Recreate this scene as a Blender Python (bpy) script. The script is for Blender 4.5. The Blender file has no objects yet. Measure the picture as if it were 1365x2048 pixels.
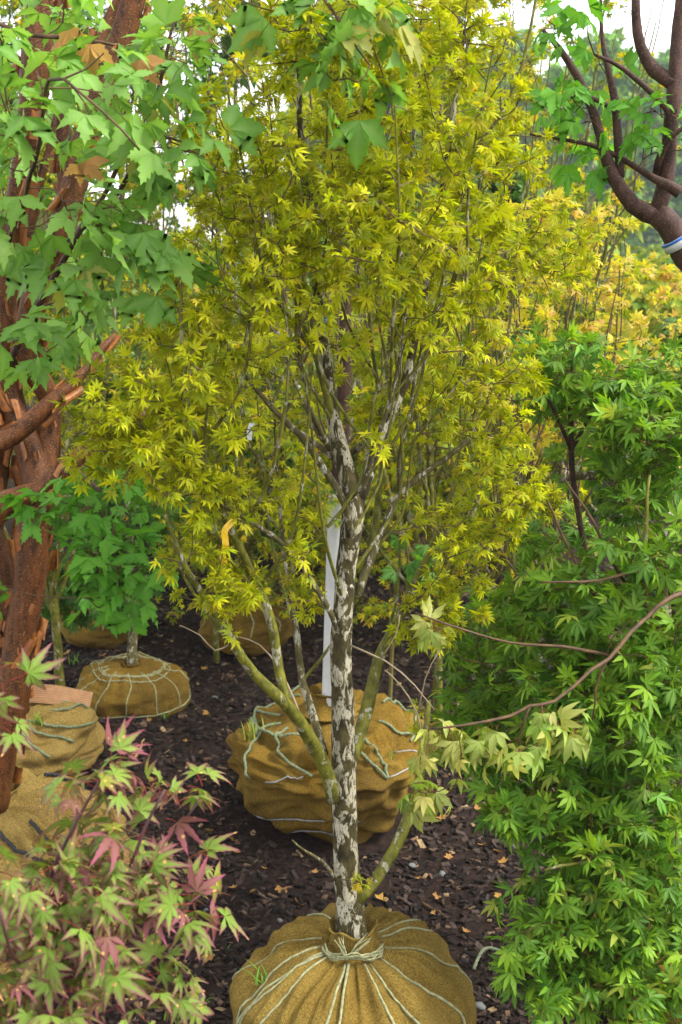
import bpy, math, random
import numpy as np
from mathutils import Vector, Matrix, noise as mn

R = math.radians
rng = np.random.default_rng(7)
random.seed(7)
scene = bpy.context.scene
col = scene.collection

# ------------------------------------------------------------------ camera
CAM_H, FPX, HORIZON = 1.80, 2300.0, 480.0          # eye height, focal length in photo pixels, horizon row
PITCH = math.atan((1024 - HORIZON) / FPX)
cam_d = bpy.data.cameras.new('camera')
cam = bpy.data.objects.new('camera', cam_d)
col.objects.link(cam)
cam.location = (0, 0, CAM_H)
cam.rotation_euler = (math.pi / 2 - PITCH, 0, 0)
cam_d.sensor_fit = 'VERTICAL'
cam_d.sensor_height = 36.0
cam_d.lens = FPX / 2048 * 36.0
cam_d.clip_start = 0.05
cam_d.clip_end = 2000
cam_d.dof.use_dof = True
cam_d.dof.focus_distance = 2.35
cam_d.dof.aperture_fstop = 7.1
scene.camera = cam

# ------------------------------------------------------------------ sky, sun, exposure
SUN_EL, SUN_AZ = 52.0, 105.0                      # degrees; azimuth measured clockwise from +Y
world = bpy.data.worlds.new('World')
scene.world = world
world.use_nodes = True
wn = world.node_tree
wn.nodes.clear()
sky = wn.nodes.new('ShaderNodeTexSky')
sky.sky_type = 'NISHITA'
sky.sun_disc = False
sky.sun_elevation = R(SUN_EL)
sky.sun_rotation = R(SUN_AZ)
sky.dust_density = 1.0
sky.air_density = 1.0
hs = wn.nodes.new('ShaderNodeHueSaturation')       # an overcast sky: the blue washed out of it
hs.inputs['Saturation'].default_value = 0.15
bg = wn.nodes.new('ShaderNodeBackground')
bg.inputs['Strength'].default_value = 0.15
wo = wn.nodes.new('ShaderNodeOutputWorld')
wn.links.new(sky.outputs[0], hs.inputs['Color'])
wn.links.new(hs.outputs[0], bg.inputs['Color'])
wn.links.new(bg.outputs[0], wo.inputs['Surface'])
sun_d = bpy.data.lights.new('sun', 'SUN')
sun_d.energy = 1.5
sun_d.angle = R(16)
sun_d.color = (1.0, 0.96, 0.88)
sun = bpy.data.objects.new('sun', sun_d)
col.objects.link(sun)
sd = Vector((math.sin(R(SUN_AZ)) * math.cos(R(SUN_EL)), math.cos(R(SUN_AZ)) * math.cos(R(SUN_EL)), math.sin(R(SUN_EL))))
sun.rotation_euler = sd.to_track_quat('Z', 'Y').to_euler()
scene.view_settings.view_transform = 'Standard'
scene.view_settings.look = 'None'
scene.view_settings.gamma = 1.0
scene.view_settings.exposure = 1.82
scene.render.engine = 'CYCLES'
scene.cycles.max_bounces = 6
scene.cycles.diffuse_bounces = 3
scene.cycles.transmission_bounces = 5
scene.cycles.glossy_bounces = 2
scene.cycles.volume_bounces = 0

# ------------------------------------------------------------------ helpers
_F = np.array([0, math.cos(PITCH), -math.sin(PITCH)])
_U = np.array([0, math.sin(PITCH), math.cos(PITCH)])
_C = np.array([0, 0, CAM_H])

def P(px, py, Y):
    """world point that the photo shows at (px, py), standing Y metres ahead"""
    d = _F + np.array([(px - 682.5) / FPX, 0, 0]) - (py - 1024) / FPX * _U
    return _C + d * (Y / d[1])

def G(px, py):
    d = _F + np.array([(px - 682.5) / FPX, 0, 0]) - (py - 1024) / FPX * _U
    return _C + d * (-CAM_H / d[2])

def proj(pts):
    q = np.asarray(pts) - _C
    dep = q @ _F
    return 682.5 + FPX * q[:, 0] / dep, 1024 - FPX * (q @ _U) / dep, dep

def nrm(v):
    v = np.asarray(v, float)
    return v / np.maximum(np.linalg.norm(v, axis=-1, keepdims=True), 1e-9)

def mesh_np(name, V, tris=None, quads=None, colr=None, smooth=True, uv=None):
    me = bpy.data.meshes.new(name)
    V = np.asarray(V, np.float32)
    nt = 0 if tris is None else len(tris)
    nq = 0 if quads is None else len(quads)
    me.vertices.add(len(V))
    me.vertices.foreach_set('co', V.ravel())
    idx = []
    if nt: idx.append(np.asarray(tris, np.int32).ravel())
    if nq: idx.append(np.asarray(quads, np.int32).ravel())
    idx = np.concatenate(idx)
    me.loops.add(len(idx))
    me.loops.foreach_set('vertex_index', idx)
    me.polygons.add(nt + nq)
    st = np.concatenate([np.arange(nt) * 3, nt * 3 + np.arange(nq) * 4]).astype(np.int32)
    me.polygons.foreach_set('loop_start', st)
    me.polygons.foreach_set('use_smooth', np.full(nt + nq, smooth))
    if colr is not None:
        a = me.color_attributes.new('Col', 'FLOAT_COLOR', 'POINT')
        c = np.ones((len(V), 4), np.float32)
        c[:, :3] = colr
        a.data.foreach_set('color', c.ravel())
    if uv is not None:
        l = me.uv_layers.new(name='UVMap')
        l.data.foreach_set('uv', np.asarray(uv, np.float32)[idx].ravel())
    me.update(calc_edges=True)
    return me

def put(name, me, mat, parent=None, loc=(0, 0, 0)):
    o = bpy.data.objects.new(name, me)
    col.objects.link(o)
    if mat and not me.materials:
        me.materials.append(mat)
    o.location = loc
    if parent: o.parent = parent
    return o

def tag(o, label, cat, group=None):
    o['label'] = label
    o['category'] = cat
    if group: o['group'] = group
    return o

def thing(name, loc, label, cat, group=None):
    o = bpy.data.objects.new(name, None)
    col.objects.link(o)
    o.location = tuple(float(v) for v in loc)
    o.empty_display_size = 0.05
    return tag(o, label, cat, group)

class MB:
    """collects tubes, boxes and sheets; V and faces as numpy"""
    def __init__(s): s.V = []; s.T = []; s.Q = []; s.C = []; s.n = 0
    def add(s, V, T=None, Q=None, C=None):
        V = np.asarray(V, float)
        if T is not None and len(T): s.T.append(np.asarray(T) + s.n)
        if Q is not None and len(Q): s.Q.append(np.asarray(Q) + s.n)
        s.V.append(V)
        if C is not None: s.C.append(np.broadcast_to(np.asarray(C, float), (len(V), 3)))
        s.n += len(V)
    def tube(s, pts, rad, k=6, C=None, cap=True, rough=0.0):
        pts = np.asarray(pts, float); n = len(pts)
        rad = np.broadcast_to(np.asarray(rad, float), (n,))
        t = nrm(np.gradient(pts, axis=0))
        ref = np.array([0.31, 0.9, 0.12]) if abs(t[0][1]) < 0.8 else np.array([0.9, 0.1, 0.3])
        a = nrm(np.cross(t, ref)); b = np.cross(t, a)
        th = np.arange(k) * 2 * math.pi / k
        rr = rad[:, None] * np.ones(k)
        if rough:
            rr = rr * (1 + rough * rng.normal(size=(n, k)))
        V = pts[:, None] + rr[..., None] * (np.cos(th)[None, :, None] * a[:, None] + np.sin(th)[None, :, None] * b[:, None])
        i = np.arange(n - 1)[:, None] * k; j = np.arange(k); j2 = (j + 1) % k
        Q = np.stack([i + j, i + j2, i + k + j2, i + k + j], -1).reshape(-1, 4)
        V = V.reshape(-1, 3); T = None
        if cap:
            V = np.vstack([V, pts[0], pts[-1]])
            T = [(n * k, q2, q) for q, q2 in zip(j, j2)] + [(n * k + 1, (n - 1) * k + q, (n - 1) * k + q2) for q, q2 in zip(j, j2)]
        s.add(V, T, Q, C)
    def build(s, name, mat, parent=None, base=None, smooth=True):
        V = np.concatenate(s.V)
        if base is not None: V = V - np.asarray(base)
        me = mesh_np(name, V, np.concatenate(s.T) if s.T else None, np.concatenate(s.Q) if s.Q else None,
                     np.concatenate(s.C) if s.C else None, smooth)
        return put(name, me, mat, parent)

def smooth_path(ctrl, step=0.03, wob=0.0, seed=0):
    """Catmull-Rom through control rows (x, y, z, r)"""
    c = np.asarray(ctrl, float)
    c = np.vstack([2 * c[0] - c[1], c, 2 * c[-1] - c[-2]])
    out = []
    for i in range(1, len(c) - 2):
        n = max(2, int(np.linalg.norm(c[i + 1, :3] - c[i, :3]) / step))
        t = (np.arange(n) / n)[:, None]
        out.append(0.5 * (2 * c[i] + (c[i + 1] - c[i - 1]) * t + (2 * c[i - 1] - 5 * c[i] + 4 * c[i + 1] - c[i + 2]) * t ** 2
                          + (3 * c[i] - c[i - 1] - 3 * c[i + 1] + c[i + 2]) * t ** 3))
    out.append(c[-2:-1])
    o = np.concatenate(out)
    o[:, 3] = np.maximum(o[:, 3], 0.0008)
    if wob:
        for q in o[1:-1]:
            v = mn.noise_vector(Vector((q[0] * 9 + seed, q[1] * 9, q[2] * 9)))
            q[:3] += np.array(v) * wob
    return o

# ------------------------------------------------------------------ materials
def mat_new(name):
    m = bpy.data.materials.new(name)
    m.use_nodes = True
    nt = m.node_tree
    b = nt.nodes['Principled BSDF']
    return m, nt, b

def N(nt, typ, **kw):
    n = nt.nodes.new(typ)
    for k, v in kw.items():
        if k in n.inputs: n.inputs[k].default_value = v
        else: setattr(n, k, v)
    return n

def ramp(nt, fac, stops):
    r = nt.nodes.new('ShaderNodeValToRGB')
    e = r.color_ramp.elements
    while len(e) < len(stops): e.new(0.5)
    for q, (p, c) in zip(e, stops):
        q.position = p
        q.color = (*c, 1) if len(c) == 3 else c
    nt.links.new(fac, r.inputs[0])
    return r

def mixc(nt, fac, a, b, mode='MIX'):
    m = nt.nodes.new('ShaderNodeMix')
    m.data_type = 'RGBA'; m.blend_type = mode
    for sock, v in ((m.inputs['Factor'], fac), (m.inputs['A'], a), (m.inputs['B'], b)):
        if isinstance(v, (int, float)): sock.default_value = v
        elif isinstance(v, tuple): sock.default_value = (*v, 1)
        else: nt.links.new(v, sock)
    return m.outputs['Result']

def bump(nt, b, height, strength, dist):
    n = N(nt, 'ShaderNodeBump', Strength=strength, Distance=dist)
    nt.links.new(height, n.inputs['Height'])
    nt.links.new(n.outputs[0], b.inputs['Normal'])
    return n

def leaf_mat(name, trans=0.4, tint=(1.0, 1.0, 0.6), rough=0.42, spec=0.35, gain=1.0, spots=None):
    m, nt, b = mat_new(name)
    at = N(nt, 'ShaderNodeAttribute', attribute_name='Col')
    tc = N(nt, 'ShaderNodeTexCoord')
    nz = N(nt, 'ShaderNodeTexNoise', Scale=90.0, Detail=3.0)
    nt.links.new(tc.outputs['Object'], nz.inputs['Vector'])
    rp = ramp(nt, nz.outputs['Fac'], [(0.25, (0.78, 0.8, 0.78)), (0.75, (1.15, 1.12, 1.1))])
    c = mixc(nt, 1.0, at.outputs['Color'], rp.outputs[0], 'MULTIPLY')
    if spots:                                      # blotches where the blade has scorched
        oi = N(nt, 'ShaderNodeObjectInfo')
        av = N(nt, 'ShaderNodeVectorMath', operation='ADD'); mu = N(nt, 'ShaderNodeVectorMath', operation='SCALE'); mu.inputs['Scale'].default_value = 40.0
        cx_ = N(nt, 'ShaderNodeCombineXYZ')
        nt.links.new(oi.outputs['Random'], cx_.inputs[0]); nt.links.new(cx_.outputs[0], mu.inputs[0])
        nt.links.new(tc.outputs['Object'], av.inputs[0]); nt.links.new(mu.outputs[0], av.inputs[1])
        vs = N(nt, 'ShaderNodeTexVoronoi', Scale=2.6)
        nt.links.new(av.outputs[0], vs.inputs['Vector'])
        sf = ramp(nt, vs.outputs['Distance'], [(0.13, (1, 1, 1)), (0.17, (0, 0, 0))]).outputs[0]
        c = mixc(nt, sf, c, spots)
    nt.links.new(c, b.inputs['Base Color'])
    b.inputs['Roughness'].default_value = rough
    b.inputs['Specular IOR Level'].default_value = spec
    bump(nt, b, nz.outputs['Fac'], 0.25, 0.002)
    tr = N(nt, 'ShaderNodeBsdfTranslucent')
    tcol = mixc(nt, 1.0, c, tuple(gain * 1.25 * v for v in tint), 'MULTIPLY')
    nt.links.new(tcol, tr.inputs['Color'])
    ms = N(nt, 'ShaderNodeMixShader', Fac=trans)
    nt.links.new(b.outputs[0], ms.inputs[1]); nt.links.new(tr.outputs[0], ms.inputs[2])
    nt.links.new(ms.outputs[0], nt.nodes['Material Output'].inputs['Surface'])
    return m

def bark_mat(name, c_dark, c_mid, patches=None, cover=0.5, scale=26.0, moss=None, speck=None, stretch=0.45, rough=0.85):
    m, nt, b = mat_new(name)
    tc = N(nt, 'ShaderNodeTexCoord')
    mp = N(nt, 'ShaderNodeMapping'); mp.inputs['Scale'].default_value = (1, 1, stretch)
    nt.links.new(tc.outputs['Object'], mp.inputs['Vector'])
    nz = N(nt, 'ShaderNodeTexNoise', Scale=60.0, Detail=5.0, Roughness=0.65)
    nt.links.new(mp.outputs[0], nz.inputs['Vector'])
    c = ramp(nt, nz.outputs['Fac'], [(0.35, c_dark), (0.65, c_mid)]).outputs[0]
    h = nz.outputs['Fac']
    if speck:                                     # fine pale lenticels
        v = N(nt, 'ShaderNodeTexNoise', Scale=420.0, Detail=2.0)
        mp2 = N(nt, 'ShaderNodeMapping'); mp2.inputs['Scale'].default_value = (0.55, 0.55, 1.0)
        nt.links.new(tc.outputs['Object'], mp2.inputs['Vector']); nt.links.new(mp2.outputs[0], v.inputs['Vector'])
        f = ramp(nt, v.outputs['Fac'], [(0.58, (0, 0, 0)), (0.66, (1, 1, 1))]).outputs[0]
        c = mixc(nt, f, c, speck)
    if patches:                                   # crusts of pale lichen with an uneven edge
        n1 = N(nt, 'ShaderNodeTexNoise', Scale=scale, Detail=5.0, Roughness=0.62, Distortion=0.6)
        nt.links.new(mp.outputs[0], n1.inputs['Vector'])
        f = ramp(nt, n1.outputs['Fac'], [(0.56 - 0.12 * cover, (0, 0, 0)), (0.60 - 0.12 * cover, (1, 1, 1))]).outputs[0]
        mp3 = N(nt, 'ShaderNodeMapping'); mp3.inputs['Scale'].default_value = (1, 1, 0.35)
        nt.links.new(tc.outputs['Object'], mp3.inputs['Vector'])
        vo = N(nt, 'ShaderNodeTexNoise', Scale=scale * 5.0, Detail=4.0, Roughness=0.7, Distortion=0.8)
        nt.links.new(mp3.outputs[0], vo.inputs['Vector'])
        cr = ramp(nt, vo.outputs['Fac'], [(0.40, (0, 0, 0)), (0.45, (1, 1, 1))]).outputs[0]
        f = mixc(nt, 1.0, f, cr, 'MULTIPLY')
        pn = N(nt, 'ShaderNodeTexNoise', Scale=14.0, Detail=2.0)
        nt.links.new(tc.outputs['Object'], pn.inputs['Vector'])
        pc = ramp(nt, pn.outputs['Fac'], [(0.35, patches[0]), (0.65, patches[1])]).outputs[0]
        c = mixc(nt, f, c, pc)
        ad = N(nt, 'ShaderNodeMath', operation='ADD')
        nt.links.new(f, ad.inputs[0]); nt.links.new(h, ad.inputs[1]); h = ad.outputs[0]
    if moss:
        n2 = N(nt, 'ShaderNodeTexNoise', Scale=11.0, Detail=5.0)
        nt.links.new(tc.outputs['Object'], n2.inputs['Vector'])
        f = ramp(nt, n2.outputs['Fac'], [(0.60, (0, 0, 0)), (0.68, (1, 1, 1))]).outputs[0]
        c = mixc(nt, f, c, moss)
    nt.links.new(c, b.inputs['Base Color'])
    b.inputs['Roughness'].default_value = rough
    b.inputs['Specular IOR Level'].default_value = 0.25
    bump(nt, b, h, 0.7, 0.004)
    return m

def plain_mat(name, c, rough=0.6, var=0.25, scale=30.0, bmp=0.3):
    m, nt, b = mat_new(name)
    tc = N(nt, 'ShaderNodeTexCoord')
    nz = N(nt, 'ShaderNodeTexNoise', Scale=scale, Detail=4.0)
    nt.links.new(tc.outputs['Object'], nz.inputs['Vector'])
    lo = tuple(v * (1 - var) for v in c); hi = tuple(v * (1 + var) for v in c)
    nt.links.new(ramp(nt, nz.outputs['Fac'], [(0.3, lo), (0.7, hi)]).outputs[0], b.inputs['Base Color'])
    b.inputs['Roughness'].default_value = rough
    bump(nt, b, nz.outputs['Fac'], bmp, 0.003)
    return m

def vcol_mat(name, rough=0.8, spec=0.3, var=0.3, scale=60.0):
    m, nt, b = mat_new(name)
    at = N(nt, 'ShaderNodeAttribute', attribute_name='Col')
    tc = N(nt, 'ShaderNodeTexCoord')
    nz = N(nt, 'ShaderNodeTexNoise', Scale=scale, Detail=4.0)
    nt.links.new(tc.outputs['Object'], nz.inputs['Vector'])
    rp = ramp(nt, nz.outputs['Fac'], [(0.3, (1 - var,) * 3), (0.7, (1 + var,) * 3)])
    nt.links.new(mixc(nt, 1.0, at.outputs['Color'], rp.outputs[0], 'MULTIPLY'), b.inputs['Base Color'])
    b.inputs['Roughness'].default_value = rough
    b.inputs['Specular IOR Level'].default_value = spec
    bump(nt, b, nz.outputs['Fac'], 0.4, 0.003)
    return m

def burlap_mat(name, c_lo, c_hi, stain=(0.07, 0.045, 0.012), stain_at=0.62, weave=1.0):
    m, nt, b = mat_new(name)
    uv = N(nt, 'ShaderNodeUVMap', uv_map='UVMap')
    tc = N(nt, 'ShaderNodeTexCoord')
    h = None
    for ax in ('X', 'Y'):                          # the two thread directions of the open weave
        w = N(nt, 'ShaderNodeTexWave', Scale=weave * 105.0, Distortion=2.6, Detail=2.5)
        w.inputs['Detail Scale'].default_value = 1.2
        w.bands_direction = ax
        nt.links.new(uv.outputs[0], w.inputs['Vector'])
        h = w.outputs['Fac'] if h is None else mixc(nt, 1.0, h, w.outputs['Fac'], 'MULTIPLY')
    n1 = N(nt, 'ShaderNodeTexNoise', Scale=9.0, Detail=6.0, Roughness=0.6)
    nt.links.new(tc.outputs['Object'], n1.inputs['Vector'])
    c = ramp(nt, n1.outputs['Fac'], [(0.3, c_lo), (0.7, c_hi)]).outputs[0]
    n2 = N(nt, 'ShaderNodeTexNoise', Scale=4.5, Detail=6.0, Roughness=0.7)
    nt.links.new(tc.outputs['Object'], n2.inputs['Vector'])
    f = ramp(nt, n2.outputs['Fac'], [(stain_at - 0.1, (0, 0, 0)), (stain_at + 0.14, (0.85, 0.85, 0.85))]).outputs[0]
    c = mixc(nt, f, c, stain)
    n3 = N(nt, 'ShaderNodeTexNoise', Scale=260.0, Detail=3.0, Roughness=0.8)
    nt.links.new(tc.outputs['Object'], n3.inputs['Vector'])
    c = mixc(nt, 1.0, c, ramp(nt, n3.outputs['Fac'], [(0.32, (0.45, 0.43, 0.38)), (0.68, (1.5, 1.5, 1.45))]).outputs[0], 'MULTIPLY')
    gaps = ramp(nt, h, [(0.0, (0.52, 0.50, 0.45)), (0.45, (1.12, 1.1, 1.05))]).outputs[0]   # dark holes between threads
    c = mixc(nt, 1.0, c, gaps, 'MULTIPLY')
    nt.links.new(c, b.inputs['Base Color'])
    b.inputs['Roughness'].default_value = 0.95
    b.inputs['Specular IOR Level'].default_value = 0.1
    bump(nt, b, h, 0.55, 0.002)
    return m

M = {}
M['yellow_leaf'] = leaf_mat('yellow_leaf', 0.46, (0.95, 1.0, 0.25), 0.5, 0.14)
M['green_leaf'] = leaf_mat('green_leaf', 0.40, (1.0, 1.0, 0.3), 0.42, 0.18)
M['big_leaf'] = leaf_mat('big_leaf', 0.42, (1.0, 1.0, 0.4), 0.5, 0.2)
M['purple_leaf'] = leaf_mat('purple_leaf', 0.34, (1.0, 0.95, 0.5), 0.5, 0.18, 1.0, (0.62, 0.36, 0.12))
M['far_leaf'] = leaf_mat('far_leaf', 0.3, (0.95, 1.0, 0.5), 0.6, 0.2)
M['lichen_bark'] = bark_mat('lichen_bark', (0.018, 0.014, 0.005), (0.085, 0.068, 0.022), ((0.35, 0.31, 0.21), (0.46, 0.42, 0.31)), 0.58, 50.0, (0.035, 0.05, 0.008))
M['olive_bark'] = bark_mat('olive_bark', (0.050, 0.050, 0.006), (0.165, 0.158, 0.016), ((0.28, 0.26, 0.15), (0.36, 0.34, 0.24)), 0.02, 40.0, None, None, 0.6, 0.6)
M['grey_bark'] = bark_mat('grey_bark', (0.05, 0.042, 0.014), (0.13, 0.11, 0.04), ((0.36, 0.32, 0.24), (0.44, 0.42, 0.34)), 0.25, 60.0)
M['twig'] = plain_mat('twig', (0.085, 0.055, 0.02), 0.7)
M['green_twig'] = plain_mat('green_twig', (0.16, 0.13, 0.03), 0.6)
M['red_twig'] = plain_mat('red_twig', (0.085, 0.043, 0.015), 0.7, .55, 45)
M['pale_twig'] = plain_mat('pale_twig', (0.26, 0.20, 0.12), 0.8)
M['purple_twig'] = plain_mat('purple_twig', (0.06, 0.018, 0.02), 0.5)
M['paperbark'] = bark_mat('paperbark', (0.034, 0.012, 0.004), (0.14, 0.046, 0.012), None, 0, 20, None, (0.22, 0.105, 0.03), 0.35, 0.55)
M['paper_curl'] = vcol_mat('paper_curl', 0.5, 0.4, 0.3, 80.0)
M['dark_bark'] = bark_mat('dark_bark', (0.026, 0.012, 0.009), (0.078, 0.038, 0.026), None, 0, 20, None, (0.13, 0.075, 0.05), 0.5, 0.7)
M['burlap'] = burlap_mat('burlap', (0.20, 0.130, 0.026), (0.32, 0.225, 0.060))
M['burlap_old'] = burlap_mat('burlap_old', (0.19, 0.11, 0.016), (0.36, 0.24, 0.05), (0.06, 0.035, 0.01), 0.52)
M['burlap_pale'] = burlap_mat('burlap_pale', (0.30, 0.20, 0.06), (0.42, 0.30, 0.10), (0.14, 0.09, 0.03), 0.66)
M['twine'] = plain_mat('twine', (0.27, 0.27, 0.14), 0.9, 0.35, 120)
M['rope'] = plain_mat('rope', (0.18, 0.22, 0.12), 0.75, 0.3, 150)
M['black_rope'] = plain_mat('black_rope', (0.012, 0.013, 0.016), 0.6, 0.4, 120)
M['wire'] = plain_mat('wire', (0.30, 0.30, 0.30), 0.45, 0.3, 60)
M['white_plastic'] = plain_mat('white_plastic', (0.58, 0.58, 0.57), 0.5, 0.16, 12)
M['blue_plastic'] = plain_mat('blue_plastic', (0.03, 0.16, 0.55), 0.4)
M['yellow_plastic'] = plain_mat('yellow_plastic', (0.70, 0.42, 0.01), 0.4, 0.1)
M['cardboard'] = plain_mat('cardboard', (0.42, 0.24, 0.12), 0.9, 0.15, 40)
M['grass'] = leaf_mat('grass', 0.35, (1, 1, 0.5), 0.5, 0.3)
M['chip'] = vcol_mat('chip', 0.7, 0.2, 0.45, 90.0)
M['stone'] = plain_mat('stone', (0.16, 0.165, 0.16), 0.75, 0.3, 60)
M['dry_leaf'] = leaf_mat('dry_leaf', 0.15, (1, 0.9, 0.7), 0.7, 0.2)

# ------------------------------------------------------------------ ground
def gz(x, y):
    d = math.hypot(x, y - 3)
    k = 1.0 if d < 12 else max(0.0, 1 - (d - 12) / 10)
    return k * (0.035 * mn.noise(Vector((x * 1.3, y * 1.3, 3.1))) + 0.018 * mn.noise(Vector((x * 5.1, y * 5.1, 7.7)))
                + 0.008 * mn.noise(Vector((x * 17, y * 17, 1.7))))

def geo(a, b, n): return a * (b / a) ** (np.arange(1, n + 1) / n)
xs = np.concatenate([-geo(2.4, 400, 26)[::-1], np.arange(-2.4, 2.401, 0.035), geo(2.4, 400, 26)])
ys = np.concatenate([-geo(1.0, 200, 12)[::-1] + 1.0, np.arange(1.0, 7.0, 0.035), geo(7.0, 600, 34)])
gx, gy = np.meshgrid(xs, ys)
gv = np.stack([gx.ravel(), gy.ravel(), np.array([gz(a, b) for a, b in zip(gx.ravel(), gy.ravel())])], -1)
nx = len(xs)
gi = (np.arange(len(ys) - 1)[:, None] * nx + np.arange(nx - 1)).ravel()
m, nt, b = mat_new('soil')
tc = N(nt, 'ShaderNodeTexCoord')
n1 = N(nt, 'ShaderNodeTexNoise', Scale=38.0, Detail=8.0, Roughness=0.7)
n2 = N(nt, 'ShaderNodeTexNoise', Scale=3.0, Detail=4.0)
vo = N(nt, 'ShaderNodeTexVoronoi', Scale=75.0)
for q in (n1, n2, vo): nt.links.new(tc.outputs['Object'], q.inputs['Vector'])
soil = ramp(nt, n1.outputs['Fac'], [(0.3, (0.009, 0.006, 0.005)), (0.55, (0.032, 0.020, 0.016)), (0.75, (0.065, 0.042, 0.032))]).outputs[0]
soil = mixc(nt, 0.35, soil, ramp(nt, vo.outputs['Color'], [(0.2, (0.4, 0.4, 0.4)), (0.8, (1.8, 1.7, 1.6))]).outputs[0], 'MULTIPLY')
sep = N(nt, 'ShaderNodeSeparateXYZ'); nt.links.new(tc.outputs['Object'], sep.inputs[0])
ma = N(nt, 'ShaderNodeMath', operation='MULTIPLY_ADD'); ma.inputs[1].default_value = 3.0
nt.links.new(n2.outputs['Fac'], ma.inputs[0]); nt.links.new(sep.outputs['Y'], ma.inputs[2])
edge = N(nt, 'ShaderNodeMapRange'); edge.inputs['From Min'].default_value = 15.0; edge.inputs['From Max'].default_value = 19.0
nt.links.new(ma.outputs[0], edge.inputs['Value'])
grs = ramp(nt, n2.outputs['Fac'], [(0.3, (0.06, 0.11, 0.015)), (0.7, (0.13, 0.20, 0.03))]).outputs[0]
nt.links.new(mixc(nt, edge.outputs[0], soil, grs), b.inputs['Base Color'])
b.inputs['Roughness'].default_value = 0.95
b.inputs['Specular IOR Level'].default_value = 0.1
bump(nt, b, n1.outputs['Fac'], 0.9, 0.012)
ground = put('ground', mesh_np('ground', gv, None, np.stack([gi, gi + 1, gi + nx + 1, gi + nx], -1)), m)
ground['kind'] = 'structure'

# ------------------------------------------------------------------ leaves
def lobe_strip(mb, ang, L, w, rn, half, ts, cfun, fold, droop, teeth=0.0, org=(0, 0), peak=0.5, bend=0.0, apex=True, prof=None):
    """one lobe (or leaflet): a ribbed blade from the leaf's heart to a tip. half = half angle to the next lobe"""
    ca, sa = math.cos(ang), math.sin(ang)
    rows = []
    for k, t in enumerate(ts):
        r = rn + (L - rn) * t if rn else L * t
        x = t ** (math.log(0.5) / math.log(peak))
        hw = w * L * math.sin(math.pi * x) ** 0.85
        if rn:
            hw = max(hw, 0) + (1 - t) ** 2 * rn * math.tan(half) * 0.95
            hw = min(hw, r * math.tan(half) * 1.0) if t < 0.02 else hw
        if teeth and 0 < k < len(ts):
            hw *= 1 + teeth * (1 if k % 2 else -1)
        if prof is not None: hw = prof[k] * L * w / 0.27
        rows.append((r, hw, t))
    V, C = [], []
    def pt(r, off, z):
        # blade axis with sideways bend
        oo = off + bend * r * r / max(L, 1e-6)
        return (org[0] + sa * r + ca * oo, org[1] + ca * r - sa * oo, z)
    for r, hw, t in rows:
        zr = -droop * r * r / L
        V += [pt(r, -hw, zr + fold * hw), pt(r, 0, zr), pt(r, hw, zr + fold * hw)]
        C += [cfun(t, 1, r), cfun(t, 0, r), cfun(t, 1, r)]
    n = len(rows)
    V.append(pt(L, 0, -droop * L)); C.append(cfun(1, 0.6, L))
    Q = []
    for k in range(n - 1):
        a = 3 * k
        Q += [(a, a + 1, a + 4, a + 3), (a + 1, a + 2, a + 5, a + 4)]
    e = 3 * (n - 1); tip = 3 * n
    T = [(e, e + 1, tip), (e + 1, e + 2, tip)]
    if apex and rn:
        V.append((org[0], org[1], 0)); C.append(cfun(0, 0, 0))
        T += [(tip + 1, 1, 0), (tip + 1, 2, 1)]
    tq = [(q[0], q[1], q[2]) for q in Q] + [(q[0], q[2], q[3]) for q in Q]
    mb.add(V, T + tq, None, C)

def add_petiole(mb, ln, r, c, k=3):
    p = np.array([(0, -ln, -ln * 0.25), (0, -ln * 0.5, -ln * 0.05), (0, 0, 0)])
    t = MB(); t.tube(p, [r, r * 0.8, r * 0.7], k, c, cap=False)
    Q = np.concatenate(t.Q)
    T = np.concatenate([Q[:, [0, 1, 2]], Q[:, [0, 2, 3]]])
    mb.add(np.concatenate(t.V), T, None, np.concatenate(t.C))

def palm_leaf(seed, lobes, w, notch, ts, cfun, pet=0.45, petc=(0.25, 0.1, 0.04), teeth=0.0, droop=0.25, fold=0.35, peak=0.36):
    """star-shaped maple leaf, central lobe one unit long"""
    r = np.random.default_rng(seed)
    mb = MB()
    half = math.radians(abs(lobes[1][0] - lobes[0][0])) / 2
    for a, L in lobes:
        L *= r.uniform(0.9, 1.08)
        lobe_strip(mb, math.radians(a + r.normal(0, 3)), L, w * r.uniform(0.85, 1.12), notch, half, ts, cfun,
                   fold * r.uniform(0.4, 1.3), droop * r.uniform(0.2, 1.9) + r.normal(0, 0.04), teeth, peak=peak, bend=r.normal(0, 0.08))
    if pet: add_petiole(mb, pet, 0.014, petc)
    return np.concatenate(mb.V), np.concatenate(mb.T), np.concatenate(mb.C)

PT_T = (0.0, 0.12, 0.28, 0.46, 0.47, 0.64, 0.66, 0.80, 0.83)
PT_W = (0.015, 0.085, 0.19, 0.27, 0.185, 0.215, 0.12, 0.125, 0.06)
def trifoliate_leaf(seed, cfun, pet=0.7, petc=(0.2, 0.12, 0.04), droop=0.3):
    """three leaflets with a few coarse blunt teeth"""
    r = np.random.default_rng(seed)
    mb = MB()
    for a, L in ((0, 1.0), (-60, 0.86), (60, 0.86)):
        ts = np.array(PT_T) + np.append(0, r.normal(0, 0.008, len(PT_T) - 1))
        pw = np.array(PT_W) * np.append(1, r.uniform(0.85, 1.15, len(PT_W) - 1))
        lobe_strip(mb, math.radians(a + r.normal(0, 7)), L * r.uniform(0.9, 1.1), r.uniform(0.25, 0.33), 0, 0.3, ts, cfun,
                   r.uniform(0.05, 0.45), droop * r.uniform(0.1, 1.9), 0, bend=r.normal(0, 0.14), prof=pw)
    if pet: add_petiole(mb, pet, 0.012, petc)
    return np.concatenate(mb.V), np.concatenate(mb.T), np.concatenate(mb.C)

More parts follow.
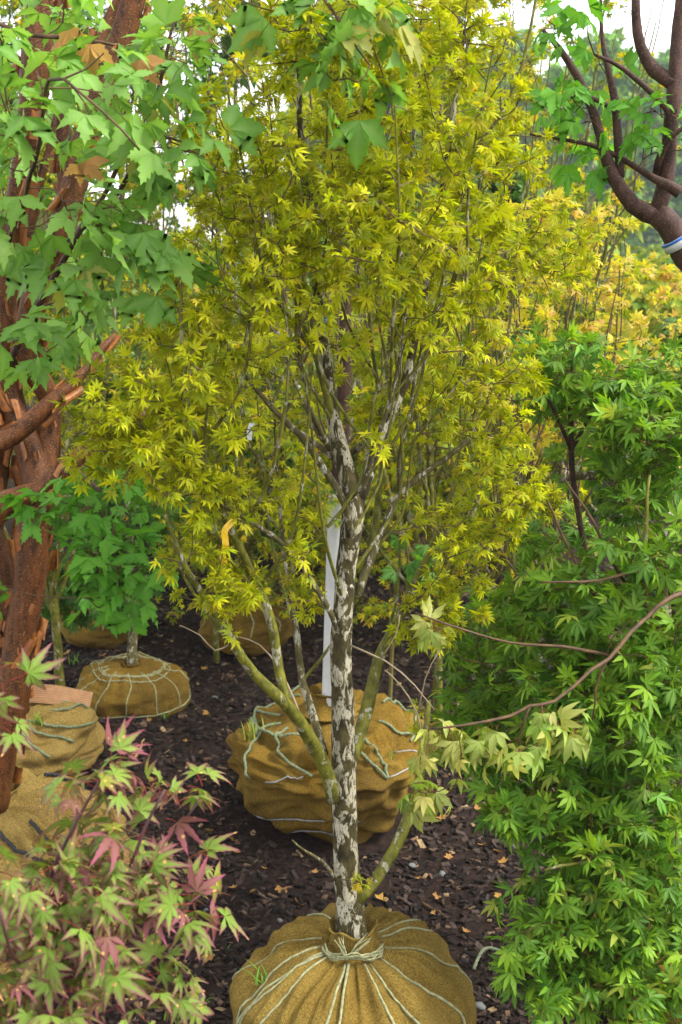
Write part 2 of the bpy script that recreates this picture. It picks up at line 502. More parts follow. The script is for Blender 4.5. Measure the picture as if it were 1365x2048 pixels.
L7 = [(-112, .42), (-74, .72), (-37, .92), (0, 1.0), (37, .92), (74, .72), (112, .42)]
L5 = [(-84, .6), (-42, .9), (0, 1.0), (42, .9), (84, .6)]
HI = (0.0, 0.25, 0.5, 0.75)
MID = (0.0, 0.35, 0.68)
LOW = (0.12, 0.5)
TEETH = (0.0, 0.16, 0.3, 0.42, 0.54, 0.64, 0.74, 0.84, 0.92)

def lerp(a, b, t): return tuple(x + (y - x) * t for x, y in zip(a, b))

def yellow_c(k):
    r = random.Random(k)
    y = lerp((0.27, 0.30, 0.004), (0.66, 0.64, 0.016), r.random())
    if r.random() < 0.16: y = lerp(y, (0.62, 0.34, 0.03), r.uniform(0.3, 0.9))
    if r.random() < 0.32: y = lerp(y, (0.20, 0.25, 0.010), r.uniform(0.4, 1.0))
    g = (0.06, 0.15, 0.022)
    gk = r.choice([0, 0, 0.1, 0.25, 0.6, 1.0])
    tip = lerp(y, (0.45, 0.24, 0.02), r.uniform(0, 0.35))
    def f(t, s, rr):
        c = lerp(y, g, gk * (1 - s) * max(0, 1 - t * 1.1) + gk * 0.35 * max(0, 0.35 - rr) / 0.35)
        c = lerp(c, tip, max(0, t - 0.6) * 1.6)
        return c
    return f

def orange_c(k):
    r = random.Random(k)
    y = lerp((0.62, 0.58, 0.04), (0.72, 0.44, 0.16), r.random() ** 1.3)
    g = (0.12, 0.20, 0.03)
    gk = r.choice([0, 0, 0.3, 0.7])
    return lambda t, s, rr: lerp(y, g, gk * (1 - s) * max(0, 1 - t))

def green_c(k, lo=(0.032, 0.13, 0.005), hi=(0.25, 0.42, 0.014), old=0.06):
    r = random.Random(k)
    y = lerp(lo, hi, r.random() ** 1.3)
    if r.random() < old: y = lerp(y, (0.36, 0.36, 0.06), r.uniform(0.3, 0.9))
    rib = lerp(y, (0.25, 0.40, 0.08), 0.4)
    return lambda t, s, rr: lerp(rib, y, min(1, s + 0.25 * t))

def pale_c(k):
    r = random.Random(k)
    y = lerp((0.40, 0.40, 0.10), (0.20, 0.34, 0.05), r.random())
    return lambda t, s, rr: lerp(lerp(y, (0.45, 0.44, 0.16), .4), y, s)

def big_c(k):
    r = random.Random(k)
    y = lerp((0.10, 0.27, 0.022), (0.27, 0.50, 0.09), r.random())
    if r.random() < 0.10: y = lerp(y, (0.42, 0.30, 0.06), r.uniform(0.3, 0.9))
    rib = lerp(y, (0.32, 0.46, 0.18), 0.45)
    return lambda t, s, rr: lerp(rib, y, min(1, s + 0.15 * t))

def dry_c(k):
    r = random.Random(k)
    y = lerp((0.50, 0.30, 0.06), (0.42, 0.22, 0.07), r.random())
    return lambda t, s, rr: lerp(lerp(y, (0.3, 0.15, 0.05), .5), y, s)

def purple_c(k):
    r = random.Random(k)
    body = (lerp((0.12, 0.26, 0.02), (0.22, 0.36, 0.05), r.random()), lerp((0.24, 0.12, 0.08), (0.20, 0.055, 0.07), r.random()),
            (0.22, 0.27, 0.02))[(0, 0, 1, 0, 0, 2, 0, 0, 0)[k % 9]]
    pk = lerp((0.31, 0.07, 0.13), (0.15, 0.025, 0.06), r.random())
    rib = lerp(body, (0.36, 0.36, 0.12), 0.25)
    def f(t, s, rr):
        c = lerp(rib, body, min(1, s * 1.4 + 0.2))
        k2 = 0.95 * s * min(1, t * 1.8 + 0.2) ** 1.3 + max(0, t - 0.5) * 2.0
        return lerp(c, pk, min(1, k2))
    return f

class Kind:
    def __init__(s, name, mat, makers):
        s.name, s.mat, s.var = name, mat, makers
        s.mesh = None
    def meshes(s):
        if s.mesh is None:
            s.mesh = []
            for V, T, C in s.var:
                me = mesh_np(s.name, V, T, None, C)
                me.materials.append(s.mat)
                s.mesh.append(me)
        return s.mesh

K = {}
K['yellow'] = Kind('leaf', M['yellow_leaf'], [palm_leaf(100 + i, L7 if i % 3 else L5, 0.094, 0.21, MID, yellow_c(i), 0.5, (0.30, 0.16, 0.03)) for i in range(20)])
K['yellow_low'] = Kind('leaf', M['yellow_leaf'], [palm_leaf(140 + i, L7 if i % 2 else L5, 0.105, 0.21, LOW, yellow_c(40 + i), 0) for i in range(16)])
K['orange_low'] = Kind('leaf', M['yellow_leaf'], [palm_leaf(180 + i, L7 if i % 2 else L5, 0.115, 0.24, LOW, orange_c(i), 0) for i in range(12)])
K['green'] = Kind('leaf', M['green_leaf'], [palm_leaf(200 + i, L7 if i % 3 else L5, 0.104, 0.22, MID, green_c(i), 0.5, (0.25, 0.16, 0.04)) for i in range(20)])
K['pale'] = Kind('leaf', M['green_leaf'], [palm_leaf(230 + i, L5, 0.15, 0.26, HI, pale_c(i), 0.6, (0.35, 0.10, 0.05), droop=0.5) for i in range(6)])
K['green_low'] = Kind('leaf', M['green_leaf'], [palm_leaf(250 + i, L7 if i % 2 else L5, 0.125, 0.26, LOW, green_c(30 + i, (0.02, 0.09, 0.014), (0.07, 0.19, 0.02)), 0) for i in range(12)])
K['big_green'] = Kind('leaf', M['green_leaf'], [palm_leaf(270 + i, L5, 0.20, 0.34, TEETH[::2], green_c(50 + i, (0.03, 0.13, 0.02), (0.05, 0.2, 0.02), 0), 0.6) for i in range(4)])
K['purple'] = Kind('leaf', M['purple_leaf'], [palm_leaf(300 + i, L7 if i % 2 else L5, 0.088, 0.22, TEETH, purple_c(i), 0.55, (0.36, 0.05, 0.045), 0.13, 0.38, 0.3) for i in range(18)])
K['paper'] = Kind('leaf', M['big_leaf'], [trifoliate_leaf(340 + i, big_c(i)) for i in range(16)])
K['paper_bright'] = Kind('leaf', M['big_leaf'], [trifoliate_leaf(370 + i, green_c(70 + i, (0.07, 0.27, 0.02), (0.13, 0.38, 0.03), 0.02)) for i in range(10)])
K['dry'] = Kind('dry_leaf', M['dry_leaf'], [trifoliate_leaf(390 + i, dry_c(i), droop=0.5) for i in range(4)])
K['far'] = Kind('leaf', M['far_leaf'], [palm_leaf(400 + i, [(-60, .8), (0, 1.0), (60, .8)], 0.24, 0.25, (0.35,), green_c(90 + i, (0.035, 0.10, 0.02), (0.10, 0.21, 0.03), 0.05), 0) for i in range(8)])
K['wood'] = Kind('leaf', M['far_leaf'], [palm_leaf(440 + i, [(-60, .8), (0, 1.0), (60, .8)], 0.24, 0.25, (0.35,), green_c(140 + i, (0.07, 0.18, 0.03), (0.18, 0.34, 0.05), 0.05), 0) for i in range(8)])
K['far_yellow'] = Kind('leaf', M['far_leaf'], [palm_leaf(420 + i, [(-60, .8), (0, 1.0), (60, .8)], 0.24, 0.25, (0.35,), green_c(120 + i, (0.20, 0.28, 0.02), (0.42, 0.42, 0.03), 0.2), 0) for i in range(8)])

def frames(d, n):
    d = nrm(d)
    n = nrm(n - (n * d).sum(-1, keepdims=True) * d)
    x = np.cross(d, n)
    return np.stack([x, d, n], -1)          # columns: local x, y (tip), z (blade normal)

def lay_leaves(root, kind, pos, d, n, size, n_ind=300, name='leaf', rest='crown', jit=0.16):
    """the leaves that show largest become objects of their own, the rest one part"""
    k = K[kind]
    base = np.array(root.location)
    Rm = frames(d, n)
    Nn = len(pos)
    var = rng.integers(0, len(k.var), Nn)
    chosen = np.zeros(Nn, bool)
    if n_ind:
        px, py, dep = proj(pos)
        ok = (px > 0) & (px < 1365) & (py > 0) & (py < 2048) & (dep > 0.2)
        score = np.where(ok, size / np.maximum(dep, 0.2), -1)
        order = np.argsort(-score)[:n_ind]
        chosen[order[score[order] > 0]] = True
        mes = k.meshes()
        for i in np.nonzero(chosen)[0]:
            o = bpy.data.objects.new(name, mes[var[i]])
            col.objects.link(o)
            mt = Matrix([[*(Rm[i][0] * size[i]), pos[i][0] - base[0]], [*(Rm[i][1] * size[i]), pos[i][1] - base[1]],
                         [*(Rm[i][2] * size[i]), pos[i][2] - base[2]], [0, 0, 0, 1]])
            o.matrix_basis = mt
            o.parent = root
    Vs, Ts, Cs, off = [], [], [], 0
    for v in range(len(k.var)):
        ii = np.nonzero((var == v) & ~chosen)[0]
        if not len(ii): continue
        V, T, C = k.var[v]
        W = np.einsum('nij,vj->nvi', Rm[ii] * size[ii][:, None, None], V) + (pos[ii] - base)[:, None]
        Vs.append(W.reshape(-1, 3))
        Ts.append((T[None] + (off + np.arange(len(ii)) * len(V))[:, None, None]).reshape(-1, 3))
        br = np.exp(rng.normal(0, jit, (len(ii), 1, 1))) * (1 + rng.normal(0, jit * 0.25, (len(ii), 1, 3)))
        Cs.append(np.clip(C[None] * br, 0, 0.85).reshape(-1, 3))
        off += len(ii) * len(V)
    if Vs:
        o = put(rest, mesh_np(rest, np.concatenate(Vs), np.concatenate(Ts), None, np.concatenate(Cs)), k.mat, root)
        o['kind'] = 'stuff'
        return o

# ------------------------------------------------------------------ trees
def upright(t, n, seed, mat, zmin=.8, zmax=2.2, ln=(.25, .6), r0=.0042):
    """slim upright shoots rising from the limbs"""
    r = np.random.default_rng(seed)
    mb = MB()
    ok = np.nonzero((t.nrad > .003) & (t.nodes[:, 2] > zmin) & (t.nodes[:, 2] < zmax))[0]
    for _ in range(n):
        j = ok[int(r.integers(0, len(ok)))]
        a = t.nodes[j]; L = r.uniform(*ln)
        o = nrm(np.append(a[:2] - t.base[:2], 0) + r.normal(0, .25, 3) * [1, 1, 0])
        b1 = a + o * L * .22 + [0, 0, L * .3]
        b2 = b1 + o * L * r.uniform(.02, .2) + r.normal(0, .02, 3) + [0, 0, L * .7]
        p = smooth_path([(*a, min(r0, t.nrad[j] * .7)), (*b1, r0 * .8), (*(.5 * (b1 + b2) + r.normal(0, .012, 3)), r0 * .6), (*b2, r0 * .3)], .05)
        mb.tube(p[:, :3], p[:, 3], 5, None, False)
        t.add_nodes(p)
    o = mb.build('upright_shoots', mat, t.root, t.base); o['kind'] = 'stuff'

class Tree:
    def __init__(s, name, base, label, cat, group=None):
        s.root = thing(name, base, label, cat, group)
        s.base = np.asarray(base, float)
        s.nodes = np.zeros((0, 3)); s.ndir = np.zeros((0, 3)); s.nrad = np.zeros(0)
        s.tw = MB()
        s.shoots = []
    def limb(s, ctrl, mat, name='branch', k=8, wob=0.006, rough=0.04, attach=True, seed=0, step=0.03):
        p = smooth_path(ctrl, step, wob, seed)
        mb = MB(); mb.tube(p[:, :3], p[:, 3], k, None, True, rough)
        o = mb.build(name, mat, s.root, s.base)
        if attach: s.add_nodes(p)
        return o
    def add_nodes(s, p):
        t = nrm(np.gradient(p[:, :3], axis=0))
        s.nodes = np.vstack([s.nodes, p[:, :3]]); s.ndir = np.vstack([s.ndir, t]); s.nrad = np.append(s.nrad, p[:, 3])
    def grow(s, tips, up=0.5, r0=0.0014, rk=0.006, k=3, wob=0.02, updir=(0, 0, 1)):
        updir = np.array(updir, float)
        tips = np.asarray(tips)
        dist = np.array([np.min(np.linalg.norm(s.nodes - t, axis=1)) for t in tips])
        for i in np.argsort(dist):
            t = tips[i]
            v = t - s.nodes
            L = np.linalg.norm(v, axis=1)
            cosd = (v * s.ndir).sum(1) / np.maximum(L, 1e-6)
            cost = L * (1.35 - 0.5 * cosd) + np.maximum(0, s.nodes[:, 2] - t[2]) * 0.6 * (updir[2] > 0)
            j = int(np.argmin(cost))
            ln = L[j]
            if ln < 0.01: continue
            a = s.nodes[j]
            mid = a + v[j] * 0.5 + (s.ndir[j] * 0.18 - updir * up * 0.16) * ln + rng.normal(0, wob, 3) * ln ** 0.5 * 0.5
            n = max(3, min(6, int(ln / 0.05) + 2))
            q = np.linspace(0, 1, n)[:, None]
            pts = (1 - q) ** 2 * a + 2 * q * (1 - q) * mid + q ** 2 * t
            ra = min(r0 + rk * ln, s.nrad[j] * 0.8)
            rad = np.linspace(max(ra, r0), r0 * 0.7, n)
            s.tw.tube(pts, rad, k, None, False)
            s.add_nodes(np.column_stack([pts[1:], rad[1:]]))
            s.shoots.append(pts)
    def finish_twigs(s, mat, name='twigs'):
        if s.tw.V:
            o = s.tw.build(name, mat, s.root, s.base); o['kind'] = 'stuff'; return o
    def leaves(s, per, size, pet=0.5, spread=0.8, tilt=0.6, droop=0.35, frac=0.5, shoots=None, rough=0.45):
        """opposite leaves along the outer part of every shoot"""
        sh = s.shoots if shoots is None else shoots
        cnt = np.maximum(1, rng.poisson(per, len(sh)))
        pos, td, ref, th = [], [], [], []
        for pts, m in zip(sh, cnt):
            t = nrm(pts[-1] - pts[-2])
            seg = np.linalg.norm(np.diff(pts, axis=0), axis=1); cum = np.concatenate([[0], np.cumsum(seg)])
            i = np.arange(m)
            q = 1 - (i // 2) / max(1, m / 2) * frac * min(1.0, 0.22 / max(cum[-1], 0.01)) - rng.uniform(0, 0.03, m)
            u = np.maximum(0, q) * cum[-1]
            pos.append(np.stack([np.interp(u, cum, pts[:, c]) for c in range(3)], -1))
            td.append(np.repeat(t[None], m, 0))
            th.append(rng.uniform(0, 6.28) + (i // 2) * 1.57 + (i % 2) * math.pi)
        pos = np.concatenate(pos); td = np.concatenate(td); th = np.concatenate(th)
        n = len(pos)
        th = th + rng.normal(0, 0.35, n)
        r1 = nrm(np.cross(td, [0.3, 0.2, 0.9])); r2 = np.cross(td, r1)
        side = np.cos(th)[:, None] * r1 + np.sin(th)[:, None] * r2
        d = nrm(side * spread + td * rng.uniform(0.2, 0.9, (n, 1)) + np.array([0, 0, 0.15]))
        S = size * rng.uniform(0.62, 1.2, n)
        pos = pos + d * (pet * S)[:, None]
        D = d + rng.normal(0, 0.15, (n, 3))
        D[:, 2] -= droop * rng.uniform(0.2, 2.2, n)
        Nv = rng.normal(0, rough, (n, 3)) + d * np.array([1, 1, 0]) * (tilt * rng.uniform(0.2, 1.6, n))[:, None]
        Nv[:, 2] += 1.0
        return pos, D, Nv, S

def in_frame(p, mx=120, my=150):
    px, py, d = proj(p)
    return (px > -mx) & (px < 1365 + mx) & (py > -my) & (py < 2048 + my) & (d > 0.3)

def blob_tips(blobs, seed):
    """points in ellipsoids (centre, radii, count), denser toward the outside"""
    r = np.random.default_rng(seed)
    out = []
    for c, rad, n in blobs:
        v = nrm(r.normal(size=(n, 3))) * (r.random((n, 1)) ** 0.42)
        out.append(np.asarray(c) + v * np.asarray(rad))
    return np.concatenate(out)

# ------------------------------------------------------------------ root balls
class Ball:
    """burlap-wrapped root ball: surface function S(theta, phi) so twine can lie on it"""
    def __init__(s, c, Rr, H, seed, pleat=0.02, lump=0.03, flat=0.75, zc=0.42, tuck=None, sx=1.0, taper=0.0, fold=0.22):
        s.taper, s.fold = taper, fold
        s.c = np.asarray(c, float); s.R, s.H, s.seed, s.pleat, s.lump, s.flat, s.zc, s.tuck, s.sx = Rr, H, seed, pleat, lump, flat, zc, tuck, sx
    def S(s, th, ph, off=0.0):
        sp, cp = math.sin(ph), math.cos(ph)
        r = s.R * max(sp, 0) ** s.flat
        z = s.H * s.zc + (s.H * (1 - s.zc) * (abs(cp) ** 0.9) if cp > 0 else -s.H * s.zc * 1.15 * abs(cp))
        if cp < 0: r *= 1 - s.taper * abs(cp)
        ct, st = math.cos(th), math.sin(th)
        e = s.seed * 3.7
        top = max(0.0, min(1.0, (1.75 - ph) / 1.0)) * min(1, sp * 3)
        f = mn.noise(Vector((ct * 3.4 + e, st * 3.4, ph * 0.5)))
        f2 = mn.noise(Vector((ct * 7.5 + e, st * 7.5, ph * 0.6 + 9)))
        d = s.pleat * top * ((0.25 - abs(f)) * 2.4 + (0.2 - abs(f2)) * 1.5)
        d += s.lump * mn.noise(Vector((ct * 1.7 * sp + e, st * 1.7 * sp, cp * 1.7)))
        d += s.lump * 0.4 * mn.noise(Vector((ct * 4.5 * sp + e, st * 4.5 * sp, cp * 5 + 4)))
        d += s.lump * s.fold * (0.3 - abs(mn.noise(Vector((ct * 3.1 * sp + e, st * 3.1 * sp, cp * 4.6 + 8))))) * 2
        if s.tuck:
            for tp, amp, wd in s.tuck:
                q = ph - tp - 0.10 * mn.noise(Vector((ct * 2 + e, st * 2, tp * 7)))
                d -= amp * math.exp(-(q / wd) ** 2)
                d += amp * 0.7 * math.exp(-((q + wd * 2.2) / (wd * 1.5)) ** 2)
        d += off
        n = np.array([ct * sp * 1.0, st * sp, cp * 0.9])
        p = np.array([ct * r * s.sx, st * r, z]) + n * d
        return s.c + p
    def build(s, parent, mat, nth=150, nph=64, ph1=2.75, name='root_ball'):
        ths = np.arange(nth) * 2 * math.pi / nth
        phs = 0.10 + (ph1 - 0.10) * (np.arange(nph) / (nph - 1))
        V = np.array([s.S(t, p) for p in phs for t in ths])
        V = np.vstack([V, s.S(0, 0.02)])
        uv = np.array([(t * s.R, p * s.R) for p in phs for t in ths] + [(0, 0)])
        i = np.arange(nph - 1)[:, None] * nth; j = np.arange(nth); j2 = (j + 1) % nth
        Q = np.stack([i + j, i + nth + j, i + nth + j2, i + j2], -1).reshape(-1, 4)
        T = np.array([(len(V) - 1, a, b2) for a, b2 in zip(j, j2)])
        base = np.array(parent.location)
        s.obj = put(name, mesh_np(name, V - base, T, Q, None, True, uv), mat, parent)
        return s.obj
    def run(s, pts, r, mat, parent, root, name='twine', k=6, twist=False, n=None, lift=0.6):
        """a cord over the surface through (theta, phi) points"""
        c = np.array([(a, b2, 0, 0) for a, b2 in pts], float)
        p = smooth_path(c, 0.07) if len(c) > 2 else np.linspace(c[0], c[1], 14)
        W = np.array([s.S(a[0], a[1], r * lift) for a in p])
        U = W.copy()                               # pulled taut: spans the hollows, rides on the ridges
        for _ in range(12): U[1:-1] = U[1:-1] * .4 + (U[:-2] + U[2:]) * .3
        cc = s.c + [0, 0, s.H * .3]
        W = np.where((np.linalg.norm(U - cc, axis=1) > np.linalg.norm(W - cc, axis=1))[:, None], U, W)
        W = W + rng.normal(0, r * 0.2, W.shape)
        mb = MB()
        if twist: rope_tubes(mb, W, r)
        else: mb.tube(W, np.full(len(W), r), k, None, True, 0.08)
        return mb.build(name, mat, parent, np.array(root.location))

def rope_tubes(mb, W, r, strands=3, pitch=9.0):
    W = np.asarray(W)
    seg = np.concatenate([[0], np.cumsum(np.linalg.norm(np.diff(W, axis=0), axis=1))])
    n = max(6, int(seg[-1] / (r * 1.1)))
    u = np.linspace(0, seg[-1], n)
    C = np.stack([np.interp(u, seg, W[:, i]) for i in range(3)], -1)
    t = nrm(np.gradient(C, axis=0)); a = nrm(np.cross(t, [0.2, 0.3, 0.93])); b2 = np.cross(t, a)
    for q in range(strands):
        th = u / (r * pitch) * 2 * math.pi + q * 2 * math.pi / strands
        mb.tube(C + 0.52 * r * (np.cos(th)[:, None] * a + np.sin(th)[:, None] * b2), np.full(n, r * 0.56), 5, None, True)

def collar(parent, c, r, h, mat, seed, base, lean=(0, 0)):
    """burlap gathered round the foot of the stem, its lip rolled outward"""
    prof = [(1.9, -0.45), (1.45, -0.12), (1.15, 0.25), (1.08, 0.65), (1.22, 0.95), (1.30, 0.92), (1.1, 0.75), (0.85, 0.4), (0.55, 0.28)]
    nth = 44
    V = []; uv = []
    for k, (pr, pz) in enumerate(prof):
        for i in range(nth):
            th = i * 2 * math.pi / nth
            f = mn.noise(Vector((math.cos(th) * 3 + seed, math.sin(th) * 3, k * 0.25)))
            f2 = mn.noise(Vector((math.cos(th) * 1.2 + seed, math.sin(th) * 1.2, 5)))
            rr = r * pr * (1 + 0.22 * f)
            V.append((c[0] + rr * math.cos(th), c[1] + rr * math.sin(th), c[2] + h * (pz + 0.25 * f2 * max(0, pz)) + 0.1 * h * f))
            uv.append((th * r, k * 0.02))
    V = np.array(V)
    i = np.arange(len(prof) - 1)[:, None] * nth; j = np.arange(nth); j2 = (j + 1) % nth
    Q = np.stack([i + j, i + j2, i + nth + j2, i + nth + j], -1).reshape(-1, 4)
    return put('burlap_collar', mesh_np('burlap_collar', V - base, None, Q, None, True, np.array(uv)), mat, parent)

def grass_tuft(c, n, h, label, group, name='weed_tuft', spread=0.03, wide=0.003, cA=(0.12, 0.30, 0.03), cB=(0.22, 0.40, 0.05)):
    mb = MB()
    for i in range(n):
        a = rng.uniform(0, 6.28); l = h * rng.uniform(0.5, 1.15); out = rng.uniform(0.2, 0.9)
        b0 = np.array([rng.normal(0, spread * 0.4), rng.normal(0, spread * 0.4), -0.004])
        d = np.array([math.cos(a), math.sin(a), 0])
        sd2 = np.array([-d[1], d[0], 0]) * wide
        q = np.linspace(0, 1, 5)[:, None]
        p = b0 + d * out * l * q ** 1.7 + np.array([0, 0, 1]) * l * (q - 0.35 * out * q ** 2.5)
        w = (1 - q ** 1.5)
        V = np.stack([p - sd2 * w, p + sd2 * w + [0, 0, 0.0005]], 1).reshape(-1, 3)
        Q = [(2 * k2, 2 * k2 + 1, 2 * k2 + 3, 2 * k2 + 2) for k2 in range(4)]
        mb.add(V, None, Q, lerp(cA, cB, rng.random()))
    o = mb.build(name, M['grass'])
    o.location = tuple(c)
    return tag(o, label, 'weed', group)


# ---- front tree: pale-patched trunk and olive limbs on the nearest burlap ball
FY = 2.2
def T4(px, py, Y, wpx):                       # a control row: place in the photo, distance, width in photo pixels
    p = P(px, py, Y)
    dep = (p - _C) @ _F
    return (*p, wpx * 0.5 * dep / FPX)

b0 = P(706, 1878, FY)
ball1 = Ball((b0[0], b0[1], 0.0), 0.262, b0[2] - 0.022, 1, 0.019, 0.024, 0.62, 0.40)
ft = Tree('balled_maple', (b0[0], b0[1], 0), 'yellow-leaved maple with white-blotched trunk rising from a smooth tan burlap ball tied with twine', 'tree')
ball_o = ball1.build(ft.root, M['burlap'], 220, 84)
collar(ft.root, (b0[0], b0[1], b0[2] - 0.024), 0.041, 0.066, M['burlap'], 3, ft.base)
for a, e, off, g in ((-2.95, 1.45, 0.10, 0), (-2.62, 1.42, -0.1, 0), (-2.52, 1.3, -0.15, 0), (-2.38, 1.5, -0.1, 0), (-1.78, 1.75, -0.10, 1), (-1.70, 1.75, -0.02, 1), (-1.22, 1.75, 0.04, 1),
                     (-1.05, 1.5, 0.12, 1), (-0.62, 1.45, 0.15, 1), (-0.12, 1.35, 0.2, 0), (0.45, 1.2, 0.1, 0), (0.62, 1.2, 0.1, 0), (2.1, 1.25, 0.1, 0), (2.75, 1.3, 0.1, 0)):
    ball1.run([(a + off * 0.2, 0.115), (a + off * 0.4, 0.5), (a + off, e * 0.7), (a + off * 1.4, e)], 0.0030 if g else 0.0026, M['twine'], ball_o, ft.root)
ringp = [(math.cos(t) * 0.062, math.sin(t) * 0.062, 0.012 + 0.006 * math.sin(3 * t)) for t in np.linspace(-2.9, -0.15, 16)]
mb = MB()
for q in range(6):
    w_ = np.array(ringp) * [1 + rng.normal(0, .05), 1 + rng.normal(0, .05), 1] + rng.normal(0, .0022, (16, 3))
    mb.tube(w_ + b0 + [0, -0.012, rng.normal(-.012, .005)], np.full(16, 0.0021), 5, None, True, 0.12)
for dx, dy, dz in ((-0.028, -0.064, 0.04), (0.03, -0.055, 0.03)):      # frayed knot ends
    for q in range(8):
        e = np.array([dx + rng.normal(0, 0.008), dy + rng.normal(0, 0.006), dz + rng.normal(0, 0.006)])
        s0 = np.array([-0.014, -0.075, 0.0])
        mb.tube(np.array([s0, (s0 + e) / 2 + rng.normal(0, 0.003, 3), e]) + b0, [0.0016, 0.0012, 0.0006], 4)
mb.build('twine_knot', M['twine'], ball_o, ft.base)

LB, OB, GB = M['lichen_bark'], M['olive_bark'], M['grey_bark']
ft.limb([T4(707, 1890, FY, 66), T4(700, 1800, FY, 56), T4(693, 1690, FY, 50), T4(688, 1560, FY, 50), T4(686, 1440, FY, 46), T4(683, 1310, FY, 44),
         T4(690, 1170, FY, 40), T4(702, 1060, FY, 44), T4(708, 1000, FY, 46), T4(690, 930, FY + .02, 36), T4(672, 850, FY + .04, 30), T4(655, 740, FY + .05, 26),
         T4(640, 620, FY + .05, 22), T4(622, 470, FY + .04, 18), T4(606, 300, FY + .02, 14), T4(596, 120, FY, 10), T4(590, -80, FY, 6)], LB, 'trunk', 16, 0.004, 0.035)
limbs = [
    (LB, [(712, 1010, 0, 30), (738, 940, 0, 27), (765, 860, .03, 22), (800, 790, .05, 19), (835, 660, .05, 16), (868, 480, .02, 13), (900, 280, 0, 12), (930, 60, 0, 7)]),
    (GB, [(700, 1070, -.03, 18), (691, 1003, -.07, 16), (645, 935, -.1, 15), (600, 870, -.12, 13), (540, 815, -.14, 11), (480, 735, -.18, 9), (420, 640, -.22, 6)]),
    (GB, [(691, 1003, -.07, 12), (728, 965, -.1, 12), (746, 905, -.12, 10), (770, 830, -.14, 8), (800, 720, -.16, 6), (815, 600, -.18, 4)]),
    (GB, [(715, 1190, .03, 20), (735, 1130, .05, 18), (775, 1040, .08, 15), (800, 985, .1, 13), (868, 935, .15, 11), (925, 890, .2, 9), (1000, 800, .25, 6)]),
    (GB, [(800, 985, .1, 10), (800, 920, .08, 8), (825, 800, .06, 7), (850, 640, .04, 5)]),
    (OB, [(668, 1600, -.02, 28), (650, 1530, -.04, 30), (612, 1465, -.08, 27), (567, 1405, -.12, 25), (505, 1345, -.15, 21), (465, 1285, -.18, 18), (425, 1220, -.2, 15), (370, 1130, -.24, 11), (330, 1030, -.28, 7)]),
    (OB, [(575, 1415, -.115, 20), (562, 1340, -.1, 21), (548, 1260, -.1, 20), (505, 1150, -.12, 18), (458, 1055, -.16, 16), (420, 960, -.2, 14), (385, 860, -.22, 12), (368, 740, -.24, 9), (366, 560, -.24, 6)]),
    (GB, [(650, 1510, .02, 16), (630, 1440, .06, 17), (608, 1360, .1, 15), (592, 1260, .12, 13), (575, 1150, .14, 10), (560, 1000, .15, 7), (545, 800, .15, 5)]),
    (OB, [(700, 1530, .02, 24), (718, 1480, .05, 28), (738, 1400, .08, 26), (755, 1320, .1, 24), (800, 1230, .14, 20), (840, 1150, .18, 17), (880, 1050, .22, 13), (930, 900, .26, 9), (975, 720, .3, 6)]),
    (OB, [(718, 1800, -.01, 22), (752, 1765, 0, 24), (790, 1695, .03, 24), (822, 1620, .06, 23), (842, 1540, .08, 21), (852, 1470, .1, 16), (858, 1400, .12, 9)]),
    (GB, [(672, 1760, -.03, 7), (645, 1725, -.06, 7), (610, 1700, -.08, 5), (585, 1680, -.09, 3)]),
    (GB, [(682, 1275, 0, 12), (662, 1225, -.03, 12), (628, 1170, -.06, 12), (600, 1120, -.08, 11), (545, 1070, -.12, 10), (480, 1030, -.16, 8), (400, 985, -.22, 5)]),
    (OB, [(672, 850, .04, 18), (640, 740, .02, 14), (600, 620, 0, 11), (560, 470, 0, 8), (520, 300, 0, 5)]),
    (OB, [(800, 790, .05, 16), (860, 690, .1, 13), (910, 560, .14, 10), (950, 420, .18, 7), (985, 250, .2, 5)]),
    (GB, [(480, 735, -.18, 7), (500, 640, -.16, 6), (520, 520, -.15, 5), (530, 360, -.12, 3)]),
    (OB, [(735, 1130, .12, 16), (760, 1000, .15, 13), (765, 850, .18, 10), (740, 650, .2, 8), (730, 420, .2, 6), (720, 200, .2, 4)]),
]
for i, (mt, row) in enumerate(limbs):
    ft.limb([T4(x, y, FY + dy, w) for x, y, dy, w in row], mt, 'branch', 9, 0.005, 0.04, seed=i)
Pb = lambda px, py, Y, r, n: (P(px, py, Y), r, n)
